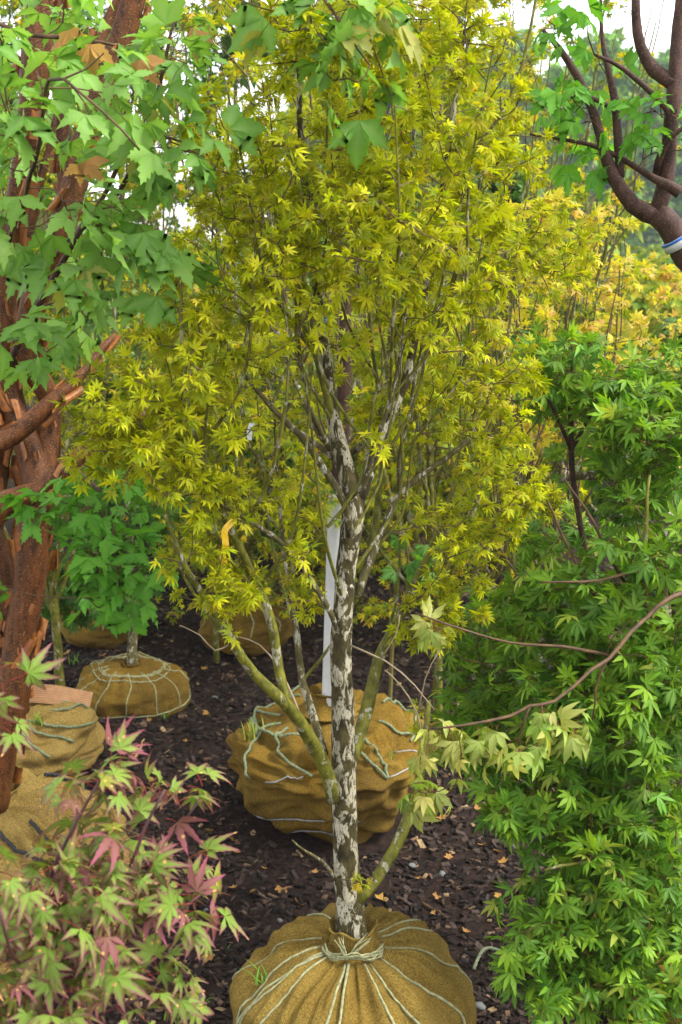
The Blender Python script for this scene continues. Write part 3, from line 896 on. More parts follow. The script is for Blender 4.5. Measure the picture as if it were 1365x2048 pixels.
tips = blob_tips([
    Pb(300, 880, 1.95, (.13, .16, .12), 90), Pb(410, 760, 1.98, (.14, .18, .15), 90), Pb(430, 980, 1.98, (.10, .12, .07), 26), Pb(430, 1220, 1.98, (.08, .1, .07), 20),
    Pb(470, 560, 2.1, (.15, .25, .16), 80), Pb(640, 500, 2.05, (.2, .25, .18), 130), Pb(800, 480, 2.05, (.2, .25, .18), 150), Pb(920, 560, 2.2, (.16, .22, .18), 100),
    Pb(960, 760, 2.3, (.14, .2, .14), 80), Pb(1010, 930, 2.3, (.11, .15, .09), 60), Pb(930, 1060, 2.3, (.13, .15, .08), 44), Pb(900, 1200, 2.3, (.1, .12, .07), 30),
    Pb(620, 270, 2.1, (.22, .28, .15), 120), Pb(830, 250, 2.15, (.22, .28, .16), 130), Pb(980, 360, 2.25, (.13, .2, .12), 50), Pb(480, 330, 2.2, (.14, .22, .15), 60),
    Pb(680, 80, 2.1, (.28, .3, .10), 90), Pb(880, 60, 2.2, (.16, .25, .1), 50), Pb(760, -120, 2.15, (.32, .3, .14), 60),
    Pb(640, 750, 2.45, (.26, .16, .14), 60), Pb(820, 780, 2.4, (.14, .16, .12), 50), Pb(760, 880, 1.95, (.03, .04, .03), 3), Pb(600, 1120, 1.98, (.06, .06, .03), 6),
    Pb(850, 1440, 2.35, (.03, .04, .05), 4), Pb(590, 1690, 2.1, (.025, .02, .02), 2), Pb(735, 1765, 2.1, (.015, .01, .02), 1), Pb(560, 1000, 2.1, (.1, .1, .1), 22), Pb(390, 1120, 1.98, (.07, .08, .06), 16), Pb(480, 1160, 2.05, (.06, .08, .05), 10), Pb(850, 1260, 2.3, (.08, .1, .05), 16), Pb(600, 1210, 2.2, (.06, .08, .05), 8), Pb(220, 900, 1.98, (.08, .1, .07), 24), Pb(1080, 1000, 2.35, (.05, .08, .04), 14),
    Pb(1100, 500, 2.5, (.12, .2, .12), 40), Pb(250, 800, 2.0, (.1, .12, .1), 30)], 11)
upright(ft, 46, 3, M['olive_bark'], .85, 2.1)
tips = tips[np.random.default_rng(5).random(len(tips)) < .72]
ft.grow(tips, 0.5, 0.0014, 0.0062)
ft.finish_twigs(M['twig'])
lp = ft.leaves(9.0, 0.0218, tilt=0.5, droop=0.25, rough=.55)
lay_leaves(ft.root, 'yellow', *lp, 300)
for i, row in enumerate(([(700, 1290, -.03, 5), (770, 1320, -.08, 4), (830, 1370, -.1, 3), (870, 1420, -.12, 2)],
                         [(760, 1320, -.08, 3), (790, 1270, -.1, 3), (800, 1230, -.1, 2)], [(842, 1520, .06, 6), (835, 1430, .02, 4), (800, 1370, 0, 3), (770, 1340, 0, 2)],
                         [(835, 1430, .02, 4), (850, 1360, 0, 3), (880, 1300, 0, 2)], [(600, 1430, -.08, 5), (560, 1340, -.05, 4), (520, 1290, 0, 3), (450, 1270, .05, 2)],
                         [(465, 1285, -.18, 4), (430, 1300, -.2, 3), (400, 1270, -.22, 2), (360, 1250, -.22, 2)])):
    ft.limb([T4(x, y, FY + dy, w) for x, y, dy, w in row], M['pale_twig'], 'bare_twig', 5, .004, .05, seed=700 + i)

# ---- the big ball behind it: lumpy burlap in two layers, green rope, wire basket, a white guard round the stem
Y2 = 3.38
g2 = P(660, 1405, Y2)
ball2 = Ball((g2[0], g2[1], 0.0), 0.295, 0.345, 5, 0.016, 0.05, 0.52, 0.58, [(2.0, 0.018, 0.05), (1.5, 0.012, 0.06)], 1.02, 0.30, 0.5)
t2 = Tree('balled_maple', (g2[0], g2[1], 0), 'yellow maple growing from the large lumpy burlap ball laced with green rope', 'tree')
bo2 = ball2.build(t2.root, M['burlap_old'], 200, 90, 2.9)
collar(t2.root, (g2[0], g2[1], g2[2] - 0.0), 0.05, 0.05, M['burlap_old'], 8, t2.base)
for pts in ([(-2.9, .3), (-2.7, .7), (-2.45, 1.15), (-2.4, 1.42)], [(-2.5, .3), (-2.35, .62), (-2.05, .9), (-1.75, 1.12)], [(-1.0, .3), (-.95, .7), (-.9, 1.05), (-.95, 1.3)],
            [(-1.25, .3), (-1.15, .75), (-1.02, 1.1), (-.95, 1.3)], [(-.4, .3), (-.3, .7), (-.1, .95), (.1, 1.1)], [(3.0, .3), (2.8, .75), (2.75, 1.1), (2.9, 1.3)],
            [(2.2, .3), (2.4, .6), (2.9, .72), (3.5, .7)], [(.2, .3), (.5, .6), (.3, .85), (-.25, .95)], [(-1.9, .25), (-2.3, .5), (-2.9, .62), (-3.4, .8)], [(1.2, .25), (1.6, .55), (2.3, .62)]):
    ball2.run(pts, 0.0044, M['rope'], bo2, t2.root, 'rope', twist=True, lift=1.5)
for pts in ([(-1.85, 1.15), (-1.95, 1.25), (-2.0, 1.18), (-2.1, 1.32), (-2.2, 1.36)], [(-.95, 1.3), (-.75, 1.3), (-.5, 1.25), (-.3, 1.2)], [(-.5, .9), (-.35, 1.15), (-.3, 1.6), (-.3, 2.1)],
            [(-2.4, 1.9), (-2.0, 1.93), (-1.6, 1.9), (-1.2, 1.92)], [(-2.2, 2.3), (-1.7, 2.32), (-1.2, 2.3)]):
    ball2.run(pts, 0.0022, M['wire'], bo2, t2.root, 'wire', lift=1.2)
t2.limb([(*(g2 + [0.01, 0, -.02]), .026), T4(668, 1250, Y2, 34), T4(676, 1000, Y2, 32), T4(684, 850, Y2, 30), T4(690, 700, Y2, 26), T4(690, 500, Y2, 20), T4(680, 250, Y2, 14), T4(670, -100, Y2, 8)],
        M['dark_bark'], 'trunk', 12)
gd = MB()                                         # spiral-slit guard tube: open tube with wall thickness
gp = smooth_path([T4(668, 1404, Y2 - .02, 1), T4(675, 1200, Y2 - .02, 1), T4(682, 990, Y2 - .01, 1)], 0.02)
ringn = 22; rows = []
for k, q in enumerate(gp):
    for rr in (0.038, 0.035):
        for i in range(ringn):
            th = 1.9 + 5.75 * i / (ringn - 1)
            top = 0.04 * math.cos(th + 1.2) if k == len(gp) - 1 else 0
            rows.append((q[0] + rr * math.cos(th), q[1] + rr * math.sin(th), q[2] + top))
Q = []
n2_ = 2 * ringn
for k in range(len(gp) - 1):
    for i in range(ringn - 1):
        a = k * n2_ + i
        Q += [(a, a + 1, a + n2_ + 1, a + n2_), (a + ringn + 1, a + ringn, a + ringn + n2_, a + ringn + n2_ + 1)]
    for i in (0, ringn - 1):
        a = k * n2_ + i
        Q.append((a, a + n2_, a + n2_ + ringn, a + ringn))
gd.add(np.array(rows), None, Q)
tag(gd.build('trunk_guard', M['white_plastic']), 'white plastic trunk guard standing on the rope-laced burlap ball', 'trunk guard')

def vase(t, H, spread, nl, r0, mat, seed, z0=0.35, lean=(0, 0), trunk_top=0.55, fork=True):
    """upright vase of limbs from one short stem"""
    r = np.random.default_rng(seed)
    b = t.base
    th0 = r.uniform(0, 6.28)
    top = b + np.array([lean[0] * .3, lean[1] * .3, trunk_top])
    t.limb([(*(b + [0, 0, z0]), r0), (*(b + [lean[0] * .1, lean[1] * .1, (z0 + trunk_top) / 2]), r0 * .85), (*top, r0 * .8)], mat, 'trunk', 10)
    for i in range(nl):
        th = th0 + i * 6.283 / nl + r.normal(0, .3)
        s = spread * r.uniform(.45, 1.0)
        h = H * r.uniform(.8, 1.0)
        d = np.array([math.cos(th), math.sin(th), 0])
        st = top - np.array([0, 0, r.uniform(0, .35) * (trunk_top - z0)])
        p1 = st + d * s * .35 + [lean[0] * .2, lean[1] * .2, (h - trunk_top) * .22]
        p2 = st + d * s * .75 + [lean[0] * .5, lean[1] * .5, (h - trunk_top) * .6]
        p3 = st + d * s * 1.0 + [lean[0], lean[1], (h - trunk_top)]
        t.limb([(*st, r0 * .6), (*p1, r0 * .5), (*p2, r0 * .33), (*p3, r0 * .12)], mat, 'branch', 6, 0.012, 0.04, seed=seed + i, step=0.05)

def crown_tips(b, zs, rs, n, seed, shell=0.5, sq=1.0):
    r = np.random.default_rng(seed)
    z = r.uniform(zs[0], zs[-1], n)
    rad = np.interp(z, zs, rs) * r.random(n) ** shell
    th = r.uniform(0, 6.28, n)
    wob = np.array([1 + .35 * mn.noise(Vector((math.cos(a) * 1.5 + seed, math.sin(a) * 1.5, zz * 2))) for a, zz in zip(th, z)])
    return np.stack([b[0] + rad * wob * np.cos(th), b[1] + rad * wob * np.sin(th) * sq, z], -1)

tp = crown_tips(t2.base, (1.0, 1.3, 1.8, 2.6, 2.9), (.2, .5, .6, .5, .2), 250, 21)
for dx, dy, h in ((-.45, .1, 2.3), (.45, .1, 2.2), (-.2, -.3, 2.2), (.25, -.25, 2.4), (.1, .45, 2.4), (-.3, .4, 2.0)):
    s0 = P(680, 930, Y2)
    t2.limb([(*s0, .012), (*(s0 + [dx * .5, dy * .5, .25]), .009), (*(t2.base + [dx, dy, h]), .003)], M['grey_bark'], 'branch', 6, .012, seed=int(h * 100))
upright(t2, 30, 4, M['twig'], .95, 2.2)
t2.grow(tp, .5, .0013, .006)
t2.finish_twigs(M['twig'])
lay_leaves(t2.root, 'yellow_low', *t2.leaves(9, .029, tilt=.5, droop=.25, rough=.55), 300)

# ---- more yellow maples of the same row, standing deeper
def yellow_tree(px, Y, H, spread, zs, rs, n, label, seed, kind='yellow_low', nl=7, r0=.02, lean=(0, 0), size=.036, ball=None, bark='olive_bark', per=8, ind=300, tt=.55, group=None, gy=None):
    g = P(px, 1200, Y); g[2] = 0
    t = Tree('balled_maple', g, label, 'tree', group)
    z0 = 0.0
    if ball:
        bl = Ball(g, ball[0], ball[1], seed, .016, .03, .6, .42)
        bl_o = bl.build(t.root, M['burlap_old'], 90, 40)
        z0 = ball[1] - .03
        for a in np.arange(0, 6.2, .7): bl.run([(a, .15), (a + .1, .7), (a, 1.4)], .0035, M['twine'], bl_o, t.root)
    vase(t, H, spread, nl, r0, M[bark], seed, z0, lean, z0 + tt - .35 if ball else tt)
    b = g + [lean[0] * .6, lean[1] * .6, 0]
    if H > 1.9: upright(t, 34, seed, M['olive_bark' if seed % 2 else 'twig'], .6, 2.2, r0=.005)
    t.grow(crown_tips(b, zs, rs, int(n * .6), seed), .5, .0017, .0065)
    t.finish_twigs(M['twig'])
    lay_leaves(t.root, kind, *t.leaves(per, size, tilt=.5, droop=.25, rough=.55), ind)
    return t
yellow_tree(205, 5.05, 2.6, .6, (.6, .9, 1.6, 2.4, 2.9), (.3, .65, .75, .7, .3), 480, 'dense yellow maple on a small ball in the shade behind the low flat ball', 31, ball=(.2, .2), size=.034)
yellow_tree(490, 5.0, 2.7, .7, (.42, .7, 1.6, 2.5, 3.1), (.45, .65, .75, .7, .3), 560, 'yellow maple on a brown burlap ball half hidden behind olive limbs', 32, ball=(.21, .19), size=.034)
yellow_tree(880, 4.1, 2.6, .55, (.45, .75, 1.5, 2.3, 2.9), (.4, .55, .6, .55, .25), 520, 'yellow maple with leaning olive stems beside the broad green maple', 33, size=.031, nl=10)
yellow_tree(1010, 5.0, 3.0, .6, (.9, 1.2, 1.8, 2.4, 3.2), (.4, .6, .7, .5, .25), 440, 'tall yellow maple whose bare upper stems fan out against the sky', 34, size=.034, nl=11, lean=(.12, 0))
yellow_tree(1240, 4.9, 1.6, .9, (.85, 1.1, 1.35, 1.55, 1.7), (.5, .95, 1.0, .7, .3), 480, 'low spreading maple with peach and orange tinted yellow leaves', 35, 'orange_low', size=.036, nl=12, bark='grey_bark', r0=.014)
yellow_tree(1080, 3.6, 2.0, .3, (1.15, 1.4, 1.7, 1.95), (.2, .32, .33, .15), 170, 'slim maple with pale orange-edged leaves beside the bare dark branches', 36, 'orange_low', size=.03, nl=6, r0=.012, bark='grey_bark')
yellow_tree(650, 6.3, 2.9, .8, (.2, .6, 1.8, 2.6, 3.2), (.8, .9, .9, .8, .3), 420, 'farthest of the yellow maples, seen between the forked limbs', 37, size=.042, ind=120)
yellow_tree(110, 4.2, 2.5, .5, (.9, 1.1, 1.6, 2.1, 2.6), (.3, .5, .55, .45, .2), 330, 'yellow maple seen through the peeling cinnamon stems', 38, size=.032, ind=250)

yellow_tree(430, 4.75, 1.7, .5, (.28, .42, 1.0, 1.75), (.45, .55, .55, .3), 430, 'short twiggy yellow maple between the small shaded ball and the white trunk guard', 61, size=.031, nl=9, r0=.014, ind=200)
yellow_tree(585, 5.5, 1.9, .6, (.12, .35, 1.2, 1.9), (.55, .68, .65, .35), 500, 'short twiggy yellow maple right behind the white trunk guard', 62, size=.035, nl=9, r0=.014, ind=200)
yellow_tree(790, 4.9, 1.8, .5, (.25, .45, 1.1, 1.8), (.45, .58, .55, .3), 440, 'short twiggy yellow maple behind the dark-leaved sapling', 63, size=.032, nl=9, r0=.014, ind=200)
yellow_tree(985, 4.7, 1.7, .5, (.5, .75, 1.2, 1.7), (.35, .5, .5, .3), 300, 'short yellow maple tucked against the top of the broad green maple', 64, size=.032, nl=9, r0=.014, ind=200)

# ---- low flat ball with a pale-barked stem and a dark green crown
g3 = P(265, 1345, 4.32); g3[2] = 0
t3 = Tree('balled_green_maple', g3, 'dark green maple on the low flat burlap ball tied with thin twine', 'tree')
ball3 = Ball((g3[0], g3[1], -.05), .226, .195, 13, .012, .02, .55, .44)
bo3 = ball3.build(t3.root, M['burlap_old'], 130, 54)
for a in np.arange(-3.1, 3.1, .52): ball3.run([(a, .2), (a + .12, .6), (a + .05, 1.1), (a + .02, 1.75)], .0026, M['twine'], bo3, t3.root)
for ph in (.32, .36, .5, 1.72): ball3.run([(a, ph + .03 * math.sin(5 * a)) for a in np.linspace(-3.1, 3.15, 14)], .0028, M['twine'], bo3, t3.root)
collar(t3.root, (g3[0], g3[1], .135), .03, .03, M['burlap_old'], 18, t3.base)
t3.limb([(*(g3 + [0, 0, .12]), .021), T4(264, 1220, 4.38, 18), T4(258, 1050, 4.38, 15), T4(250, 850, 4.38, 12)], M['grey_bark'], 'trunk', 10)
for i, (x, y, dy) in enumerate(((150, 1100, -.1), (330, 1130, -.1), (200, 1000, .2), (320, 1000, .2), (120, 1180, 0))):
    t3.limb([T4(262, 1150, 4.38, 8), T4((262 + x) / 2, (1120 + y) / 2, 4.38 + dy, 6), T4(x, y, 4.38 + dy, 3)], M['twig'], 'branch', 5)
t3.grow(blob_tips([Pb(190, 1160, 4.45, (.28, .3, .16), 140), Pb(230, 1040, 4.5, (.3, .3, .2), 100)], 41), .2)
t3.finish_twigs(M['twig'])
lay_leaves(t3.root, 'green_low', *t3.leaves(8, .04, tilt=.6), 200)

# ---- peeling cinnamon-barked maples on the left
def curl_sheet(seed, wide, tall, rolls):
    r = np.random.default_rng(seed)
    nu, nv = 8, 4
    V, C = [], []
    for j in range(nv):
        v = j / (nv - 1) - .5
        for i in range(nu):
            u = i / (nu - 1)
            ang = rolls * u ** 1.25 * (1 + .3 * (v * 2) * r.uniform(-.6, .6))
            rad = .30 * (1.15 - .5 * u) * (1 + .2 * v)
            x = rad * math.sin(ang) * wide * 2.4; y = rad * (1 - math.cos(ang)) * wide * 2.4
            z = v * tall * (1 - .45 * u * (i % 3 == 2) * r.random()) + .1 * tall * math.sin(3 * u + seed)
            V.append((x, y, z))
            c = lerp((.36, .125, .018), (.16, .042, .010), r.random())
            C.append(lerp(c, (.36, .17, .05), .5 * r.random() * u))
    V = np.array(V); n = len(V)
    V2 = np.vstack([V, V + [.0006, .0009, 0]])
    Q = []
    for j in range(nv - 1):
        for i in range(nu - 1):
            a = j * nu + i
            Q += [(a, a + 1, a + nu + 1, a + nu), (a + n, a + n + nu, a + n + nu + 1, a + n + 1)]
    return mesh_np('bark_curl', V2, None, Q, np.vstack([C, C]))
CURLS = [curl_sheet(i, w, h, ro) for i, (w, h, ro) in enumerate([(.03, .05, 2.4), (.028, .07, 3.4), (.030, .085, 2.6), (.04, .05, 1.6), (.045, .035, 2.0), (.02, .09, 3.4), (.035, .07, 2.8), (.05, .06, 1.3), (.032, .045, 2.0), (.03, .03, 2.2)])]
for me in CURLS: me.materials.append(M['paper_curl'])

def peel(t, path, n, seed, smin=.7, smax=1.3, face=None):
    """curls of papery bark standing off a stem"""
    r = np.random.default_rng(seed)
    p = smooth_path(path, .02)
    tg = nrm(np.gradient(p[:, :3], axis=0))
    for _ in range(n):
        i = int(r.integers(1, len(p) - 1))
        axis = tg[i]
        th = r.uniform(0, 6.28) if face is None else r.normal(-1.57, 1.0)
        ref = nrm(np.cross(axis, [0, 1, .05])); ref2 = np.cross(axis, ref)
        out = nrm(math.cos(th) * np.array([1, 0, 0]) + math.sin(th) * np.array([0, 1, 0]))
        out = nrm(out - axis * (out @ axis))
        tan = np.cross(axis, out) * (1 if r.random() < .5 else -1)
        up = axis * (1 if r.random() < .5 else -1)
        y = out; x = tan; z = np.cross(x, y)
        tw = r.normal(0, .25)
        x, z = x * math.cos(tw) + z * math.sin(tw), z * math.cos(tw) - x * math.sin(tw)
        s = r.uniform(smin, smax)
        o = bpy.data.objects.new('bark_curl', CURLS[int(r.integers(0, len(CURLS)))])
        col.objects.link(o)
        loc = p[i, :3] + out * (p[i, 3] - .001) - t.base
        o.matrix_basis = Matrix([[x[k] * s, y[k] * s, z[k] * s, loc[k]] for k in range(3)] + [[0, 0, 0, 1]])
        o.parent = t.root

Y5 = 2.72
g5 = P(-22, 1590, Y5)
t5 = Tree('paperbark_maple', (g5[0], g5[1], 0), 'multi-stemmed maple with peeling cinnamon bark on a pale burlap ball tied with black rope', 'tree')
ball5 = Ball((g5[0] + .02, g5[1] - .02, -.02), .35, .415, 23, .03, .035, .60, .36)
bo5 = ball5.build(t5.root, M['burlap_pale'], 170, 70)
for pts in ([(-.7, .25), (-.72, .6), (-.5, .95), (-.3, 1.2)], [(-1.2, .3), (-1.0, .62), (-.72, .82), (-.5, .95)], [(-1.6, .5), (-1.3, .78), (-1.0, .86), (-.75, .80)], [(-1.9, .25), (-1.95, .8), (-2.0, 1.3)], [(2.4, .3), (2.6, 1.2)], [(1, .3), (.9, 1.2)]):
    ball5.run(pts, .0052, M['black_rope'], bo5, t5.root, 'rope', twist=True, lift=2.2)
collar(t5.root, (g5[0], g5[1], g5[2] - .03), .065, .06, M['burlap_pale'], 28, t5.base)
PBK = M['paperbark']
stems = [
    [(-22, 1610, 0, 78), (-2, 1500, 0, 72), (25, 1380, 0, 66), (48, 1240, .02, 62), (68, 1100, .03, 66), (80, 1000, .05, 62), (60, 900, .08, 58), (20, 790, .1, 52), (10, 640, .1, 50), (22, 480, .08, 46), (50, 300, .05, 42), (70, 150, .05, 62), (90, -60, .05, 50)],
    [(80, 1010, .05, 54), (92, 900, .1, 50), (100, 800, .12, 44), (60, 720, .08, 50), (62, 640, .05, 54), (95, 530, .02, 56), (135, 420, 0, 54), (165, 300, 0, 52), (200, 200, 0, 52), (245, 80, 0, 50), (285, -60, 0, 46)],
    [(-40, 1070, -.1, 52), (20, 1005, -.08, 50), (80, 985, -.06, 46), (130, 940, -.05, 40), (175, 900, -.02, 30), (240, 860, .02, 22), (330, 800, .1, 14)],
    [(-30, 905, -.05, 40), (30, 870, -.03, 40), (80, 825, -.02, 36), (120, 790, 0, 28), (170, 740, .04, 20), (230, 670, .1, 12)],
    [(-60, 1250, .1, 60), (-30, 1100, .1, 60), (-10, 950, .12, 56), (10, 860, .12, 40)],
    [(135, 430, .02, 34), (130, 330, .05, 34), (125, 220, .08, 30), (120, 80, .1, 30), (115, -60, .1, 26)],
    [(165, 300, .03, 26), (180, 170, .06, 26), (200, 80, .08, 24), (240, 0, .1, 20), (270, -60, .1, 18)],
    [(-12, 1600, .06, 60), (10, 1450, .08, 60), (15, 1300, .1, 58), (5, 1150, .1, 50), (-20, 1050, .1, 44)],
]
for i, row in enumerate(stems):
    ctrl = [T4(x, y, Y5 - .05 + dy, w) for x, y, dy, w in row]
    t5.limb(ctrl, PBK, 'trunk' if i == 0 else 'stem', 16, .006, .012, seed=50 + i)
    peel(t5, ctrl[2:] if i == 0 else ctrl, (80, 44, 16, 14, 34, 14, 8, 60)[i], 60 + i, .35, 1.05 if i in (0, 4, 7) else .8)
thin = [
    [(10, 745, -.3, 16), (60, 640, -.35, 15), (115, 545, -.4, 14), (165, 460, -.45, 12), (240, 380, -.55, 10), (300, 240, -.6, 9), (335, 100, -.62, 8), (350, 40, -.62, 5)],
    [(-20, 40, -.4, 8), (60, 70, -.45, 8), (150, 78, -.5, 9), (230, 90, -.55, 5)],
    [(20, 480, -.4, 10), (70, 330, -.7, 9), (100, 160, -.85, 8), (170, 190, -.9, 6), (280, 300, -.9, 5)],
    [(95, 530, -.2, 12), (190, 420, -.5, 10), (250, 310, -.6, 8), (320, 270, -.65, 6), (400, 300, -.65, 4)],
    [(300, -60, -.3, 14), (430, -90, -.6, 12), (560, -60, -.75, 10), (640, -10, -.8, 8), (690, 60, -.8, 6), (740, 130, -.8, 4)],
    [(560, -60, -.75, 8), (590, 10, -.78, 6), (600, 60, -.78, 5)],
    [(130, 940, -.1, 16), (180, 960, -.25, 12), (215, 1020, -.32, 9), (230, 1100, -.35, 7), (240, 1180, -.36, 4)],
]
for i, row in enumerate(thin):
    t5.limb([T4(x, y, Y5 - .05 + dy, w) for x, y, dy, w in row], M['red_twig'] if i else M['dark_bark'], 'branch', 6, .004, .04, seed=80 + i)
k0 = len(t5.shoots)
t5.grow(blob_tips([Pb(40, 290, 1.9, (.08, .15, .10), 8), Pb(150, 130, 1.85, (.15, .15, .05), 13), Pb(300, 250, 1.9, (.10, .12, .05), 10), Pb(30, 460, 2.0, (.07, .12, .05), 9), Pb(190, 440, 1.95, (.10, .1, .04), 11),
                   Pb(330, 130, 2.0, (.07, .07, .06), 8), Pb(360, 290, 1.95, (.05, .05, .04), 5), Pb(180, 560, 2.0, (.04, .05, .05), 5), Pb(300, 520, 2.0, (.05, .05, .04), 5), Pb(50, 690, 2.1, (.05, .05, .05), 6),
                   Pb(30, 20, 2.2, (.15, .2, .08), 9), Pb(160, 640, 2.3, (.06, .1, .05), 4), Pb(0, 200, 2.3, (.05, .2, .12), 7),
                   Pb(620, 70, 1.9, (.06, .06, .03), 5), Pb(720, 150, 1.9, (.06, .06, .03), 5), Pb(750, 20, 1.95, (.06, .06, .03), 5), Pb(580, 10, 1.9, (.05, .06, .03), 5)], 43), .2, .0016, .006, updir=(0, 0, .5))
k1 = len(t5.shoots)
la = t5.leaves(2.4, .066, pet=.8, tilt=.7, droop=.5, rough=.55, shoots=t5.shoots[k0:k1])
t5.grow(blob_tips([Pb(180, 1010, 2.35, (.11, .1, .05), 18), Pb(230, 1110, 2.3, (.09, .08, .05), 18), Pb(230, 1190, 2.3, (.06, .06, .035), 12), Pb(80, 1010, 2.35, (.05, .05, .02), 4), Pb(5, 1180, 2.4, (.02, .02, .02), 2)], 44), .2, .0016, .006)
lb = t5.leaves(2.8, .050, pet=.7, tilt=1.3, droop=.6, shoots=t5.shoots[k1:])
t5.finish_twigs(M['red_twig'])
lay_leaves(t5.root, 'paper', *la, 220)
lay_leaves(t5.root, 'paper_bright', *lb, 80, rest='lower_crown')
for x, y, Y, s in ((140, 60, 2.0, .05), (180, 90, 2.0, .055), (128, 92, 2.0, .04), (172, 322, 1.85, .04), (160, 330, 1.86, .035), (395, 60, 1.95, .045), (280, 120, 1.9, .045)):
    lay_leaves(t5.root, 'dry', np.array([P(x, y, Y)]), np.array([[rng.normal(0, .3), -.3, -1]]), np.array([[rng.normal(0, .4), -1, .4]]), np.array([s]), 1, 'dry_leaf')

# ---- the ball behind that: green rope over folded burlap, corrugated card lying on it
g4 = P(35, 1440, 3.72); g4[2] = 0
t4 = Tree('paperbark_maple', g4, 'peeling-barked maple on the burlap ball with green rope and corrugated card', 'tree')
ball4 = Ball((g4[0], g4[1], 0), .275, .232, 33, .02, .045, .55, .42, [(1.75, .014, .06)])
bo4 = ball4.build(t4.root, M['burlap_pale'], 150, 64)
for pts in ([(-1.0, .25), (-.8, .55), (-.55, .8), (-.2, 1.0)], [(-1.3, .3), (-1.2, .7), (-1.05, 1.05), (-.95, 1.25)], [(-1.2, .3), (-1.0, .6), (-.75, .85), (-.55, 1.15)], [(-1.8, .3), (-1.65, .8), (-1.4, 1.2)], [(-.4, .3), (-.2, .5), (.1, .6)], [(.4, .25), (.2, .55), (0, .75)], [(2.5, .3), (2.6, 1.2)]):
    ball4.run(pts, .0044, M['rope'], bo4, t4.root, 'rope', twist=True, lift=1.7)
c4 = [(*(g4 + [0, 0, .20]), .05), T4(0, 1250, 3.62, 60), T4(-20, 1050, 3.62, 54), T4(10, 800, 3.62, 48), T4(30, 500, 3.62, 36), T4(60, 200, 3.62, 26), T4(80, -80, 3.62, 16)]
t4.limb(c4, PBK, 'trunk', 14)
peel(t4, c4, 50, 91, .4, 1.0)
for i, (x, y) in enumerate(((150, 100), (-80, 100), (220, 300), (-60, 400))):
    t4.limb([T4(20, 650, 3.62, 24), T4((20 + x) / 2, (600 + y) / 2, 3.62, 16), T4(x, y, 3.62, 7)], PBK, 'stem', 8)
t4.grow(blob_tips([Pb(60, 150, 3.7, (.35, .4, .3), 50), Pb(100, 420, 3.6, (.25, .3, .15), 24), Pb(250, 60, 3.7, (.25, .3, .15), 24)], 45), .2, .0018, .006)
t4.finish_twigs(M['red_twig'])
lay_leaves(t4.root, 'paper', *t4.leaves(1.5, .062, pet=.7, tilt=.9, droop=.5), 200)

cb = MB()                                          # corrugated strip, bent once
a0, a1 = P(52, 1382, 3.80), P(184, 1394, 3.80)
ux = nrm(a1 - a0); ln = np.linalg.norm(a1 - a0)
uy = np.array([.05, -.45, -.35]); uy = nrm(uy - ux * (uy @ ux)); uz = np.cross(ux, uy)
if uz[2] < 0: uz = -uz
rows = []
NU, NV = 12, 60
for lay in (0, .003):
    for j in range(NV):
        v = j / (NV - 1)
        for i in range(NU):
            u = i / (NU - 1)
            z = .0026 * math.sin(v * 2 * math.pi * 9) + .010 * math.sin(u * 4.2) - (.012 * abs(u - .43) if u > .43 else 0) + lay
            rows.append(a0 + ux * u * ln + uy * (v - .3) * .075 + uz * (z + .008))
Q = []
nn = NU * NV
for j in range(NV - 1):
    for i in range(NU - 1):
        a = j * NU + i
        Q += [(a, a + 1, a + NU + 1, a + NU), (a + nn, a + nn + NU, a + nn + NU + 1, a + nn + 1)]
for i in range(NU - 1): Q += [(i, i + nn, i + nn + 1, i + 1), (nn - NU + i, nn - NU + i + 1, 2 * nn - NU + i + 1, 2 * nn - NU + i)]
for j in range(NV - 1): Q += [(j * NU, j * NU + NU, j * NU + NU + nn, j * NU + nn), (j * NU + NU - 1, j * NU + NU - 1 + nn, j * NU + 2 * NU - 1 + nn, j * NU + 2 * NU - 1)]
cb.add(np.array(rows), None, Q)
tag(cb.build('cardboard_strip', M['cardboard']), 'strip of corrugated brown cardboard lying on a burlap ball', 'cardboard')

